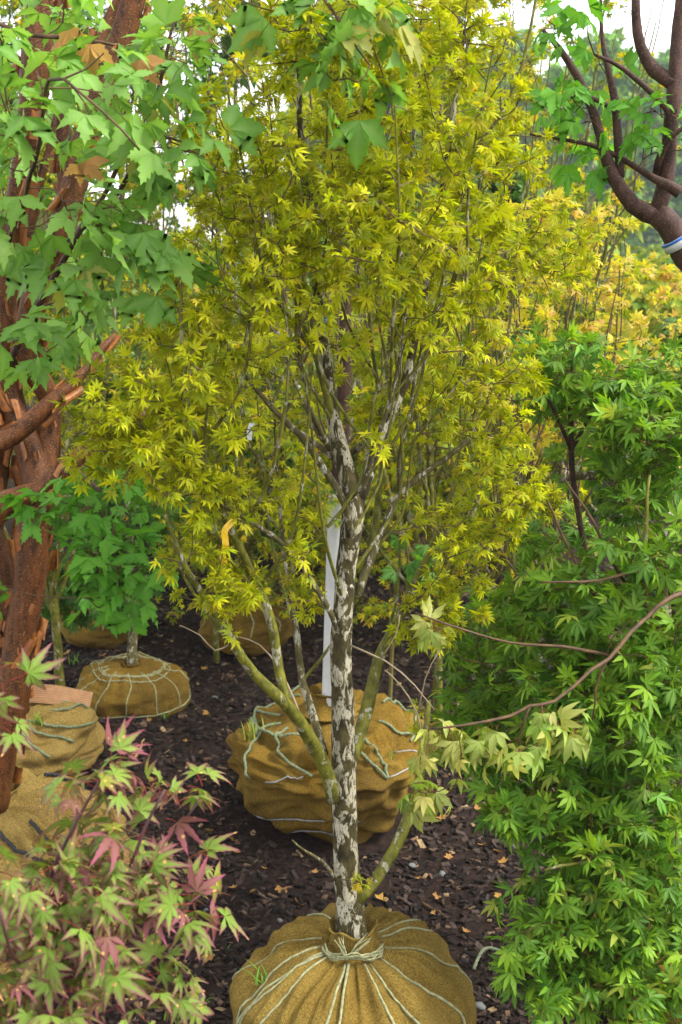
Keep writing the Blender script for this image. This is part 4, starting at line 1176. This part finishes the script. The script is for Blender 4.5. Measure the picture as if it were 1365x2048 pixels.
# ---- broad green maple on the right
g6 = P(1345, 1960, 2.45); g6[2] = 0
t6 = Tree('green_maple', g6, 'broad bright green maple with star leaves spilling down to the mulch', 'tree')
b6 = Ball((g6[0] + .05, g6[1] + .1, -.03), .28, .30, 43, .02, .03, .6, .42)
b6.build(t6.root, M['burlap_old'], 90, 44)
q6 = g6 + [.05, .1, 0]
t6.limb([(*(q6 + [0, 0, .26]), .034), (*(q6 + [-.02, 0, .45]), .03), (*(q6 + [-.06, .02, .68]), .026), T4(1330, 1000, 2.65, 30)], M['grey_bark'], 'trunk', 12)
for mt, row in ((GB, [(1330, 1000, 2.65, 28), (1250, 962, 2.7, 22), (1180, 950, 2.72, 18), (1120, 960, 2.72, 9)]),
                (M['dark_bark'], [(1335, 1330, 2.62, 16), (1240, 1250, 2.6, 13), (1185, 1150, 2.6, 12), (1155, 1020, 2.6, 12), (1143, 900, 2.6, 12), (1145, 780, 2.6, 9), (1145, 700, 2.6, 5)]),
                (M['dark_bark'], [(1143, 900, 2.6, 9), (1190, 820, 2.6, 7), (1240, 730, 2.62, 4)]),
                (M['dark_bark'], [(1143, 900, 2.6, 9), (1100, 810, 2.58, 7), (1050, 730, 2.56, 4)]),
                (M['red_twig'], [(1440, 1160, 2.1, 11), (1340, 1196, 2.0, 10), (1300, 1232, 1.98, 9), (1260, 1262, 1.95, 9), (1215, 1318, 1.92, 8), (1180, 1340, 1.9, 8), (1110, 1398, 1.86, 7), (1060, 1412, 1.85, 7), (1020, 1435, 1.84, 7), (930, 1452, 1.82, 5), (860, 1458, 1.82, 3)]),
                (M['red_twig'], [(1215, 1318, 1.92, 6), (1190, 1380, 1.93, 5), (1185, 1440, 1.94, 3)]), (M['red_twig'], [(1060, 1412, 1.85, 5), (1035, 1480, 1.86, 4), (1040, 1520, 1.86, 3)]),
                (M['red_twig'], [(1350, 1260, 2.55, 11), (1340, 1160, 2.3, 9), (1290, 1138, 2.2, 8), (1200, 1160, 2.15, 6), (1080, 1165, 2.15, 4)]),
                (M['red_twig'], [(1330, 1380, 2.55, 10), (1240, 1270, 2.4, 8), (1180, 1180, 2.3, 7), (1130, 1080, 2.3, 6), (1095, 1000, 2.3, 4)]),
                (M['red_twig'], [(1335, 1280, 2.6, 10), (1275, 1200, 2.4, 8), (1230, 1140, 2.3, 7), (1185, 1040, 2.3, 6), (1130, 960, 2.32, 4)]),
                (M['red_twig'], [(1335, 1420, 2.5, 10), (1250, 1330, 2.25, 8), (1160, 1298, 2.1, 7), (1020, 1285, 2.1, 5), (900, 1250, 2.1, 5), (830, 1225, 2.1, 3)]),
                (OB, [(1345, 1750, 2.45, 16), (1290, 1780, 2.3, 12), (1250, 1850, 2.2, 9), (1180, 1900, 2.1, 6)]),
                (OB, [(1345, 1650, 2.5, 18), (1260, 1600, 2.4, 13), (1150, 1560, 2.3, 9), (1040, 1600, 2.2, 6)]),
                (OB, [(1340, 1500, 2.5, 18), (1200, 1420, 2.5, 13), (1050, 1350, 2.5, 9), (930, 1320, 2.5, 6)]),
                (OB, [(1340, 1400, 2.5, 18), (1300, 1250, 2.3, 13), (1290, 1100, 2.2, 9), (1300, 950, 2.2, 6)]),
                (OB, [(1330, 1300, 2.6, 18), (1230, 1180, 2.8, 13), (1120, 1120, 3.0, 9)]),
                (OB, [(1345, 1800, 2.45, 14), (1250, 1700, 2.2, 11), (1180, 1720, 2.05, 8), (1090, 1740, 2.0, 5)])):
    t6.limb([T4(*r_) for r_ in row], mt, 'branch', 8, .006, .04, seed=int(row[0][0] + row[1][1]))
t6t = (blob_tips([
    Pb(1150, 750, 2.6, (.14, .14, .11), 90), Pb(1300, 860, 2.45, (.14, .2, .14), 150), Pb(1340, 760, 2.6, (.10, .15, .08), 50), Pb(1310, 1060, 2.25, (.1, .2, .14), 70), Pb(1180, 900, 2.8, (.15, .15, .1), 40), Pb(1060, 800, 2.75, (.05, .08, .05), 10),
    Pb(1240, 1220, 2.3, (.16, .2, .14), 110), Pb(1080, 1240, 2.5, (.14, .2, .12), 90), Pb(960, 1300, 2.65, (.12, .18, .12), 90), Pb(1000, 1440, 2.5, (.14, .18, .11), 100), Pb(1150, 1400, 2.3, (.16, .2, .14), 120),
    Pb(1290, 1420, 2.2, (.12, .2, .16), 110), Pb(1120, 1580, 2.2, (.15, .18, .10), 110), Pb(1280, 1640, 2.15, (.12, .18, .15), 110), Pb(1020, 1620, 2.2, (.06, .08, .06), 30), Pb(1180, 1740, 2.1, (.13, .15, .09), 90),
    Pb(1090, 1850, 2.05, (.1, .1, .05), 44), Pb(1250, 1880, 2.05, (.12, .14, .09), 80), Pb(1330, 1800, 2.1, (.1, .14, .1), 60), Pb(1110, 1960, 2.0, (.11, .1, .05), 46), Pb(1270, 2010, 1.95, (.12, .12, .08), 60),
    Pb(1000, 1930, 2.0, (.03, .04, .02), 8), Pb(1380, 1300, 2.3, (.1, .2, .3), 90), Pb(1080, 1090, 2.9, (.1, .1, .06), 20), Pb(1150, 1060, 2.9, (.15, .1, .06), 26)], 47))
t6t = t6t[np.random.default_rng(6).random(len(t6t)) < .66]
t6.grow(t6t, .15, .0014, .005, updir=(0, 0, .4))
k1 = len(t6.shoots)
lg = t6.leaves(5.5, .040, tilt=.6, droop=.3, rough=.5, shoots=t6.shoots[:k1])
ns, nd, nr = t6.nodes, t6.ndir, t6.nrad
t6.grow(blob_tips([Pb(1000, 1485, 1.84, (.13, .05, .03), 9), Pb(870, 1500, 1.84, (.05, .05, .03), 5), Pb(1120, 1440, 1.86, (.05, .04, .04), 5), Pb(860, 1590, 1.9, (.04, .04, .03), 5), Pb(870, 1260, 2.1, (.03, .03, .02), 4)], 48), 0, .0012, .004, updir=(0, 0, -.2))
lq = t6.leaves(3.0, .040, tilt=1.5, droop=.9, shoots=t6.shoots[k1:])
t6.finish_twigs(M['red_twig'])
lay_leaves(t6.root, 'green', *lg, 280)
lay_leaves(t6.root, 'pale', *lq, 20, rest='pale_leaves')

# ---- purple-tipped maple in front, lower left
g7 = P(60, 2300, 1.3); g7[2] = 0
t7 = Tree('purple_maple', g7, 'young maple with purple-tipped green star leaves and red leaf stalks', 'tree')
PT = M['purple_twig']
t7.limb([(*(g7 + [0, 0, -.02]), .018), (*(g7 + [.01, 0, .25]), .015), (*(g7 + [0, .02, .5]), .012), T4(90, 2080, 1.33, 14)], PT, 'trunk', 10)
for i, row in enumerate(([(90, 2080, 1.33, 12), (150, 1960, 1.33, 11), (190, 1850, 1.34, 10), (250, 1760, 1.35, 8), (290, 1660, 1.36, 7), (330, 1580, 1.37, 5)],
                         [(90, 2080, 1.33, 12), (60, 1950, 1.32, 10), (90, 1780, 1.32, 9), (150, 1650, 1.33, 7), (200, 1560, 1.34, 5)],
                         [(150, 1960, 1.33, 8), (230, 1900, 1.32, 7), (310, 1860, 1.32, 6), (400, 1790, 1.32, 4)],
                         [(190, 1850, 1.34, 7), (280, 1740, 1.4, 6), (350, 1660, 1.42, 5), (400, 1600, 1.44, 4)],
                         [(60, 1950, 1.32, 8), (0, 1800, 1.3, 7), (-40, 1650, 1.3, 5), (-20, 1400, 1.35, 4), (0, 1320, 1.35, 3)],
                         [(90, 2080, 1.33, 9), (200, 2030, 1.28, 7), (300, 1990, 1.28, 5)],
                         [(60, 1950, 1.3, 8), (20, 1900, 1.22, 6), (0, 1820, 1.2, 4)])):
    t7.limb([T4(*r_) for r_ in row], PT, 'branch', 7, .003, .04, seed=200 + i)
t7t = (blob_tips([Pb(200, 1570, 1.36, (.05, .06, .025), 12), Pb(320, 1590, 1.42, (.06, .06, .03), 12), Pb(400, 1610, 1.44, (.025, .03, .02), 5), Pb(110, 1740, 1.33, (.08, .08, .03), 12), Pb(240, 1720, 1.36, (.08, .08, .04), 24),
                   Pb(350, 1750, 1.36, (.05, .06, .03), 10), Pb(120, 1860, 1.3, (.09, .09, .05), 30), Pb(280, 1860, 1.32, (.08, .08, .04), 24), Pb(390, 1830, 1.33, (.035, .04, .03), 8), Pb(120, 1990, 1.26, (.1, .09, .04), 32),
                   Pb(290, 1980, 1.3, (.06, .06, .03), 14), Pb(20, 1760, 1.28, (.04, .06, .05), 10), Pb(0, 1400, 1.36, (.015, .02, .06), 6), Pb(20, 1320, 1.36, (.01, .01, .01), 1)], 53))
t7t = t7t[np.random.default_rng(9).random(len(t7t)) < .66]
t7.grow(t7t, .1, .0013, .005, updir=(0, 0, .3))
t7.finish_twigs(M['red_twig'])
lay_leaves(t7.root, 'purple', *t7.leaves(2.4, .042, pet=.7, tilt=.7, droop=.45, rough=.5), 300)

# ---- dark-stemmed tree, upper right
Y8 = 2.75
g8 = P(1500, 1500, Y8); g8[2] = 0
t8 = Tree('dark_stemmed_maple', g8, 'sparse maple with bare purple-brown limbs and a blue and white tape band', 'tree')
DB = M['dark_bark']
t8.limb([(*(g8 + [0, 0, -.03]), .05), (*(g8 + [.02, 0, .5]), .042), (*(g8 + [0, 0, 1.0]), .036), T4(1440, 620, Y8, 58), T4(1375, 515, Y8, 54), T4(1340, 450, Y8, 52), T4(1312, 425, Y8, 48)], DB, 'trunk', 14, .004, .02)
for i, row in enumerate(([(1318, 432, 0, 40), (1265, 410, 0, 34), (1222, 345, 0, 26), (1200, 270, .02, 20), (1175, 190, .03, 17), (1120, 100, .04, 13), (1085, 60, .05, 7)],
                         [(1312, 430, 0, 36), (1335, 340, 0, 32), (1345, 240, -.02, 30), (1352, 140, -.02, 28), (1362, 20, 0, 26), (1366, -80, 0, 24)],
                         [(1350, 168, -.02, 32), (1310, 140, 0, 28), (1285, 90, 0, 22), (1272, 30, 0, 18), (1268, -60, 0, 16)],
                         [(1240, 355, 0, 20), (1235, 260, .02, 18), (1222, 160, .04, 14), (1205, 60, .05, 8), (1200, -40, .05, 5)],
                         [(1360, 385, -.05, 26), (1310, 355, -.03, 16), (1250, 320, 0, 12), (1180, 290, .02, 9), (1060, 268, .05, 6)],
                         [(1345, 235, -.02, 14), (1310, 190, -.05, 12), (1250, 140, -.06, 10), (1190, 110, -.08, 6)],
                         [(1312, 350, 0, 16), (1325, 300, -.03, 14), (1345, 270, -.05, 10), (1390, 240, -.05, 8)],
                         [(1230, 220, .02, 10), (1170, 195, 0, 9), (1130, 195, 0, 7), (1080, 185, 0, 4)])):
    t8.limb([T4(x, y, Y8 + dy, w) for x, y, dy, w in row], DB, 'branch', 10, .005, .03, seed=230 + i)
t8.grow(blob_tips([Pb(1150, 210, 2.75, (.07, .1, .06), 16), Pb(1180, 290, 2.8, (.07, .1, .05), 14), Pb(1130, 40, 2.7, (.07, .1, .04), 9), Pb(1330, 225, 2.7, (.05, .1, .03), 8), Pb(1320, 300, 2.65, (.05, .1, .03), 7), Pb(1200, 130, 2.8, (.05, .1, .05), 5)], 57), .2, .0016, .006)
t8.finish_twigs(DB)
lay_leaves(t8.root, 'paper_bright', *t8.leaves(1.1, .05, pet=.7, tilt=.9, droop=.7), 300)
def band(c, axis, r, w, mat, name, label, cat, arc=6.283):
    """a strip of tape wrapped round a stem"""
    axis = nrm(axis); a = nrm(np.cross(axis, [0, 1, .1])); b2 = np.cross(axis, a)
    n = 28; V = []
    for i in range(n + 1):
        th = arc * i / n
        for z, rr in ((-w, r), (w, r), (w, r + .0012), (-w, r + .0012)):
            V.append(c + axis * z + rr * (math.cos(th) * a + math.sin(th) * b2))
    Q = [(4 * i + k, 4 * i + (k + 1) % 4, 4 * i + 4 + (k + 1) % 4, 4 * i + 4 + k) for i in range(n) for k in range(4)]
    mb = MB(); mb.add(np.array(V), None, Q)
    return mb.build(name, mat)
bx = T4(1356, 484, Y8, 54); ax8 = P(1340, 450, Y8) - P(1375, 515, Y8)
tape = band(np.array(bx[:3]), ax8, bx[3] * 1.08, .012, M['white_plastic'], 'tape_band', '', 'tape')
tag(tape, 'white and blue tape band round the bare purple-brown limb', 'tape')
bl8 = band(np.array(bx[:3]) + nrm(ax8) * .0085, ax8, bx[3] * 1.08 + .0013, .003, M['blue_plastic'], 'blue_stripe', '', 'tape')
bl8.parent = tape
for k_ in ('label', 'category'):
    if k_ in bl8: del bl8[k_]

# ---- labels tied to the yellow maples
def ribbon(pts, w, mat, name, label, cat, up=(0, 0, 1)):
    p = smooth_path([(*q, 0) for q in pts], .008)[:, :3]
    t = nrm(np.gradient(p, axis=0)); sd_ = nrm(np.cross(t, [0.15, 1, .1])) * w
    nl = nrm(np.cross(t, sd_)) * .0006
    V = np.stack([p - sd_, p + sd_, p + sd_ + nl, p - sd_ + nl], 1).reshape(-1, 3)
    n = len(p)
    Q = [(4 * i + k, 4 * i + (k + 1) % 4, 4 * i + 4 + (k + 1) % 4, 4 * i + 4 + k) for i in range(n - 1) for k in range(4)] + [(0, 1, 2, 3), (4 * n - 1, 4 * n - 2, 4 * n - 3, 4 * n - 4)]
    mb = MB(); mb.add(V, None, Q)
    return tag(mb.build(name, mat, smooth=False), label, cat)
ribbon([P(468, 1040, 2.02), P(450, 1062, 2.01), P(452, 1090, 2.0), P(446, 1110, 2.01), P(450, 1130, 2.0)], .006, M['yellow_plastic'], 'ribbon', 'yellow plastic ribbon tied to an olive limb', 'ribbon')
ribbon([P(648, 636, 2.22), P(651, 655, 2.21), P(652, 672, 2.21)], .006, M['blue_plastic'], 'plant_tag', 'small blue plastic tag hanging on the forked stem', 'tag')
ribbon([P(505, 845, 2.9), P(500, 862, 2.9), P(499, 880, 2.9)], .007, M['white_plastic'], 'plant_tag', 'small white plastic tag hanging among yellow leaves', 'tag')

# ---- green shoot with broad leaves between the olive stems
t9 = Tree('green_sapling', P(780, 1330, 3.85) * [1, 1, 0], 'slender green sapling with a few broad dark leaves behind the olive stems', 'sapling')
t9.limb([(*(t9.base + [0, 0, -.02]), .008), (*(t9.base + [.01, 0, .4]), .007), T4(815, 1180, 3.6, 6), T4(815, 1090, 3.4, 4)], M['green_twig'], 'stem', 7)
t9.grow(np.array([P(800, 1090, 3.3), P(850, 1090, 3.3), P(820, 1120, 3.25), P(840, 1150, 3.3), P(805, 1140, 3.3)]), .1)
t9.finish_twigs(M['green_twig'])
lay_leaves(t9.root, 'big_green', *t9.leaves(2, .07, tilt=1.6, droop=.8), 20)

# ------------------------------------------------------------------ mulch, litter and weeds
balls = [ball1, ball2, ball3, ball4, ball5, b6]
def free(x, y, pad=-.03):
    return all(math.hypot(x - b_.c[0], y - b_.c[1]) > b_.R + pad for b_ in balls)
mb = MB()
cube = np.array([(-1, -1, 0), (1, -1, 0), (1, 1, 0), (-1, 1, 0), (-.8, -.85, 1), (.9, -.75, 1), (.8, .9, 1), (-.9, .8, 1)], float)
cq = [(4, 5, 6, 7), (0, 1, 5, 4), (1, 2, 6, 5), (2, 3, 7, 6), (3, 0, 4, 7)]
nch = 30000
cy = 1.75 + 4.6 * rng.random(nch) ** 1.25
cx = rng.uniform(-1, 1, nch) * (.42 * cy + .15)
Vs, Cs = [], []
for x, y in zip(cx, cy):
    if not free(x, y): continue
    s = np.array([rng.lognormal(-4.75, .45), rng.lognormal(-5.35, .4), rng.uniform(.0015, .0045)]) * (1 + .12 * (y - 2))
    a = rng.uniform(0, 6.28); ca, sa = math.cos(a), math.sin(a)
    v = cube * s
    v[:, 2] += v[:, 0] * rng.normal(0, .3) + v[:, 1] * rng.normal(0, .3)
    v = np.column_stack([v[:, 0] * ca - v[:, 1] * sa + x, v[:, 0] * sa + v[:, 1] * ca + y, v[:, 2] + gz(x, y) + rng.uniform(0, .004)])
    Vs.append(v)
    c = lerp((.007, .0045, .0035), (.066, .044, .034), rng.random() ** 1.9)
    if rng.random() < .06: c = (.13, .08, .05)
    if rng.random() < .018: c = (.28, .19, .10)
    Cs.append(c)
nC = len(Vs)
Q = (np.array(cq)[None] + (np.arange(nC) * 8)[:, None, None]).reshape(-1, 4)
mulch = put('bark_mulch', mesh_np('bark_mulch', np.concatenate(Vs), None, Q, np.repeat(np.array(Cs), 8, 0), False), M['chip'])
tag(mulch, 'dark brown bark chips covering the soil between the root balls', 'mulch')
mulch['kind'] = 'stuff'

lit = Kind('fallen_leaf', M['dry_leaf'], [palm_leaf(500 + i, L5, .2, .3, MID, dry_c(20 + i), .3, droop=-.25, fold=.5) for i in range(4)]
           + [trifoliate_leaf(510 + i, dry_c(30 + i), droop=-.2, pet=0) for i in range(2)])
lm = lit.meshes()
spots = [(970, 1690), (1000, 1700), (900, 1720), (880, 1790), (840, 1760), (760, 1800), (930, 1850), (1000, 1790), (1010, 1830), (290, 1450), (300, 1490), (330, 1520), (410, 1560), (400, 1330), (440, 1300), (360, 1380),
         (420, 1420), (380, 1480), (480, 1710), (520, 1680), (560, 1780), (600, 1800), (460, 1770), (500, 1790), (420, 1920), (400, 1960), (880, 1640), (960, 1620), (1010, 1720), (1060, 1780), (210, 1320), (130, 1310), (330, 1300), (540, 1740), (630, 1750), (800, 1830), (860, 1830), (430, 1660), (460, 1690), (1020, 1870)]
for i, (x, y) in enumerate(spots):
    g = G(x + rng.normal(0, 6), y + rng.normal(0, 4))
    if not free(g[0], g[1], .02): continue
    o = bpy.data.objects.new('fallen_leaf', lm[i % len(lm)])
    col.objects.link(o)
    o.location = (g[0], g[1], gz(g[0], g[1]) + .009)
    o.rotation_euler = (rng.normal(0, .25), rng.normal(0, .25), rng.uniform(0, 6.28))
    o.scale = (rng.uniform(.014, .032),) * 3
    tag(o, 'dry tan fallen leaf lying on the dark bark mulch', 'leaf', 'fallen leaves on the mulch')

def stone_mesh(seed):
    r = np.random.default_rng(seed); V = []
    nt_, np_ = 10, 7
    for j in range(np_):
        ph = .12 + (math.pi - .24) * j / (np_ - 1)
        for i in range(nt_):
            th = 6.283 * i / nt_
            v = np.array([math.sin(ph) * math.cos(th), .75 * math.sin(ph) * math.sin(th), .55 * math.cos(ph)])
            V.append(v * (1 + .35 * mn.noise(Vector(v * 1.6) + Vector((seed * 5, 0, 0)))))
    Q = [(j * nt_ + i, (j + 1) * nt_ + i, (j + 1) * nt_ + (i + 1) % nt_, j * nt_ + (i + 1) % nt_) for j in range(np_ - 1) for i in range(nt_)]
    V += [np.array([0, 0, .52]), np.array([0, 0, -.52])]
    T = [(len(V) - 2, i, (i + 1) % nt_) for i in range(nt_)] + [(len(V) - 1, (np_ - 1) * nt_ + (i + 1) % nt_, (np_ - 1) * nt_ + i) for i in range(nt_)]
    return mesh_np('pebble', np.array(V), T, Q)
sm = [stone_mesh(i) for i in range(4)]
for me in sm: me.materials.append(M['stone'])
for i, (x, y, s) in enumerate(((825, 1728, .014), (885, 1745, .013), (430, 1390, .012), (830, 1640, .010), (1030, 1690, .011), (415, 1810, .010), (404, 1990, .013), (960, 2000, .016), (350, 1340, .012), (560, 1830, .009))):
    g = G(x, y)
    o = bpy.data.objects.new('pebble', sm[i % 4]); col.objects.link(o)
    o.location = (g[0], g[1], gz(g[0], g[1]) + s * .35); o.scale = (s,) * 3; o.rotation_euler = (0, 0, i * 1.3)
    tag(o, 'grey pebble half sunk in the dark bark mulch', 'pebble', 'pebbles in the mulch')

def stick(p0, p1, r, mat, label):
    p0 = G(*p0); p1 = G(*p1)
    q = np.linspace(0, 1, 7)[:, None]
    pts = p0 + (p1 - p0) * q + rng.normal(0, .003, (7, 3))
    pts[:, 2] = [gz(a[0], a[1]) + .008 for a in pts]
    mb = MB(); mb.tube(pts, np.linspace(r, r * .5, 7), 6, None, True, .1)
    tag(mb.build('stick', mat), label, 'stick')
stick((268, 1520), (290, 1488), .006, M['cardboard'], 'pale bare stick lying on mulch beside the purple-tipped leaves')
stick((845, 1800), (895, 1828), .004, M['red_twig'], 'thin brown stick lying on mulch behind the smooth burlap ball')
mb = MB()                                           # loose rope end beside the front ball
rp = np.array([G(948, 1938), G(962, 1918), G(980, 1902), G(1010, 1896)])
rp[:, 2] = [gz(q[0], q[1]) + z_ for q, z_ in zip(rp, (.03, .045, .03, .012))]
rope_tubes(mb, smooth_path(np.column_stack([rp, np.zeros(4)]), .02)[:, :3], .0042)
tag(mb.build('loose_rope', M['rope']), 'loose end of green rope trailing off the smooth burlap ball', 'rope')

for x, y, n_, h_, lab in ((548, 1858, 12, .05, 'bright grass tuft sprouting from the smooth front burlap ball'),):
    pt_ = ball1.S(-2.95, .78)
    grass_tuft(pt_, n_, h_, lab, None)
grass_tuft(ball2.S(-2.75, .75), 26, .07, 'yellow-green grass growing on the rope-laced burlap ball', None, cA=(.2, .3, .04), cB=(.35, .36, .06))
grass_tuft(ball2.S(-.7, .95), 14, .05, 'fine grass wisps beside the wire on the lumpy burlap ball', None, cA=(.25, .3, .06), cB=(.35, .36, .08))
grass_tuft(ball4.S(-.9, .45), 22, .05, 'yellow-green grass among the ropes beside the cardboard strip', None, cA=(.2, .3, .04), cB=(.3, .4, .05))
for x, y, n_, h_ in ((335, 1438, 8, .04), (150, 1335, 10, .06), (1095, 1880, 6, .05), (390, 2010, 12, .05), (350, 2040, 12, .06), (440, 1905, 6, .03)):
    g = G(x, y); g[2] = gz(g[0], g[1])
    grass_tuft(g, n_, h_, 'small green weed growing from the bark mulch', 'weeds in the mulch')

# ------------------------------------------------------------------ nursery rows and woods behind
def leafy(name, g, H, blobs, kind, n_tips, per, size, label, cat, group, mat, seed, r0=.04, ntr=5, ind=0):
    t = Tree(name, g, label, cat, group)
    r = np.random.default_rng(seed)
    t.limb([(*(g + [0, 0, -.05]), r0), (*(g + [r.normal(0, .02) * H, 0, H * .3]), r0 * .75), (*(g + [r.normal(0, .03) * H, 0, H * .62]), r0 * .5), (*(g + [0, 0, H * .9]), r0 * .15)], mat, 'trunk', 8, .01, .03, seed=seed, step=.12 * H)
    for i in range(ntr):
        a = r.uniform(0, 6.28); b_ = blobs[int(r.integers(0, len(blobs)))]
        e = np.array(b_[0]) + np.array(b_[1]) * r.normal(0, .4, 3)
        z = H * r.uniform(.2, .5)
        t.limb([(*(g + [0, 0, z]), r0 * .45), (*((g + [0, 0, z]) * .5 + e * .5 + [0, 0, .05 * H]), r0 * .3), (*e, r0 * .1)], mat, 'branch', 5, .01, .03, seed=seed + i, step=.1 * H)
    tot = sum(b_[2] for b_ in blobs)
    tips_ = blob_tips([(b_[0], b_[1], max(3, int(n_tips * b_[2] / tot))) for b_ in blobs], seed)
    t.grow(tips_, .3, r0 * .03, r0 * .04)
    t.finish_twigs(mat)
    lay_leaves(t.root, kind, *t.leaves(per, size, tilt=.7, frac=1.0), ind, jit=.22)
    return t

def auto_blobs(g, H, z0, rad, n, seed):
    r = np.random.default_rng(seed)
    out = []
    for i in range(n):
        z = r.uniform(z0, H)
        w = rad * math.sin(math.pi * (.15 + .8 * (z - z0) / max(.1, H - z0))) ** .7
        a = r.uniform(0, 6.28); q = w * r.uniform(0, .8)
        s = rad * r.uniform(.28, .5)
        out.append((g + np.array([q * math.cos(a), q * math.sin(a), z]), (s, s, s * .75), int(100 * s / rad)))
    return out

mid = [(-1.9, 7.6, 4.2, 1.0, 'far'), (-.85, 8.6, 4.6, 1.1, 'far'), (.15, 8.0, 4.4, 1.0, 'far'), (1.0, 9.2, 3.3, .9, 'far_yellow'), (-3.0, 9.0, 4.6, 1.2, 'far'), (-.3, 11.5, 4.8, 1.3, 'far_yellow'),
       (1.55, 7.6, 2.0, .9, 'far_yellow'), (2.6, 8.4, 1.7, 1.0, 'far_yellow'), (-1.5, 6.9, 1.9, .8, 'far'), (1.9, 5.6, 1.35, .75, 'far'), (.8, 6.9, 2.2, .8, 'far'), (-2.2, 12.0, 5.2, 1.4, 'far'), (-.80, 6.1, 1.15, .55, 'far_yellow'), (-.22, 6.7, 1.2, .65, 'far'), (.42, 6.2, 1.1, .55, 'far_yellow'), (-.45, 5.75, .75, .35, 'far')]
mlab = ['green leafy nursery tree standing behind the peeling stems', 'tall green nursery tree whose top closes over the yellow maples', 'green nursery tree rising behind the forked trunk', 'loose yellow-green tree behind the fanning yellow stems',
        'broad green nursery tree at the end of the row behind the peeling stems', 'yellow-green tree deep in the row behind the green trees', 'rounded lime shrub behind the peach-tinted maple', 'wide lime shrub beyond the bare purple-brown limbs',
        'dark green shrub in shade behind the flat burlap ball', 'low green shrub behind the broad green maple', 'mid-green shrub in the gap beside the broad green maple', 'tallest green tree far back behind the peeling stems', 'low lime shrub in shade beyond the small brown ball', 'low green shrub glimpsed behind the white trunk guard', 'low lime shrub beyond the dark-leaved sapling', 'knee-high green shrub beside the small brown ball']
for i, ((x, y, H, rad, kd), lab) in enumerate(zip(mid, mlab)):
    g = np.array([x, y, 0.0])
    z0 = .35 if H < 2.5 else .6
    leafy('nursery_shrub' if H < 2.5 else 'nursery_tree', g, H, auto_blobs(g, H, z0, rad, 16, 300 + i), kd, 250 if H > 4 else 170, 14, .085, lab, 'shrub' if H < 2.5 else 'tree', 'nursery stock behind the maples', M['twig'], 310 + i, r0=.035)

# lime shrubs out in the field
k = 0
for row, (yy, n_) in enumerate(((13, 5), (17, 6), (23, 7), (31, 8))):
    for i in range(n_):
        x = yy * (.10 + .26 * (i + rng.uniform(.1, .9)) / n_)
        g = np.array([x, yy + rng.uniform(-1, 1), 0.0])
        H = rng.uniform(.9, 1.35)
        leafy('field_shrub', g, H, auto_blobs(g, H, .2, .75, 8, 400 + k), 'far_yellow' if (k % 3) else 'far', 70, 12, .12 + .004 * yy, 'rounded lime-green shrub out in the open field', 'shrub', 'shrubs in the field', M['twig'], 420 + k, .03, 3)
        k += 1
# the wood along the far side of the field
k = 0
for row, (yy, n_) in enumerate(((66, 12), (80, 11), (92, 9))):
    for i in range(n_):
        x = yy * (-.02 + .46 * (i + rng.uniform(.2, .8)) / n_)
        H = rng.uniform(9, 12.5) + 2.0 * row
        g = np.array([x, yy + rng.uniform(-3, 3), 0.0])
        leafy('woodland_tree', g, H, auto_blobs(g, H, 1.2, 3.4, 18, 500 + k), 'wood', 170, 14, .62, 'tall hazy green tree in the wood beyond the field', 'tree', 'trees of the far wood', M['grey_bark'], 520 + k, .22, 5)
        k += 1

# ------------------------------------------------------------------ misty air
hz = MB()
X0, X1, Ya, Yb, Za, Zb = -60, 70, -6, 125, -1.2, 22
hv = [(x, y, z) for z in (Za, Zb) for y in (Ya, Yb) for x in (X0, X1)]
hz.add(np.array(hv, float), None, [(0, 2, 3, 1), (4, 5, 7, 6), (0, 1, 5, 4), (2, 6, 7, 3), (0, 4, 6, 2), (1, 3, 7, 5)])
hm = bpy.data.materials.new('haze'); hm.use_nodes = True
hn = hm.node_tree; hn.nodes.clear()
ho = hn.nodes.new('ShaderNodeOutputMaterial'); pv = hn.nodes.new('ShaderNodeVolumePrincipled')
pv.inputs['Color'].default_value = (.82, .92, 1.0, 1); pv.inputs['Density'].default_value = .0012
hn.links.new(pv.outputs[0], ho.inputs['Volume'])
haze = hz.build('haze', hm, smooth=False)
haze['kind'] = 'stuff'
tag(haze, 'thin misty air over the nursery and the far wood', 'haze')
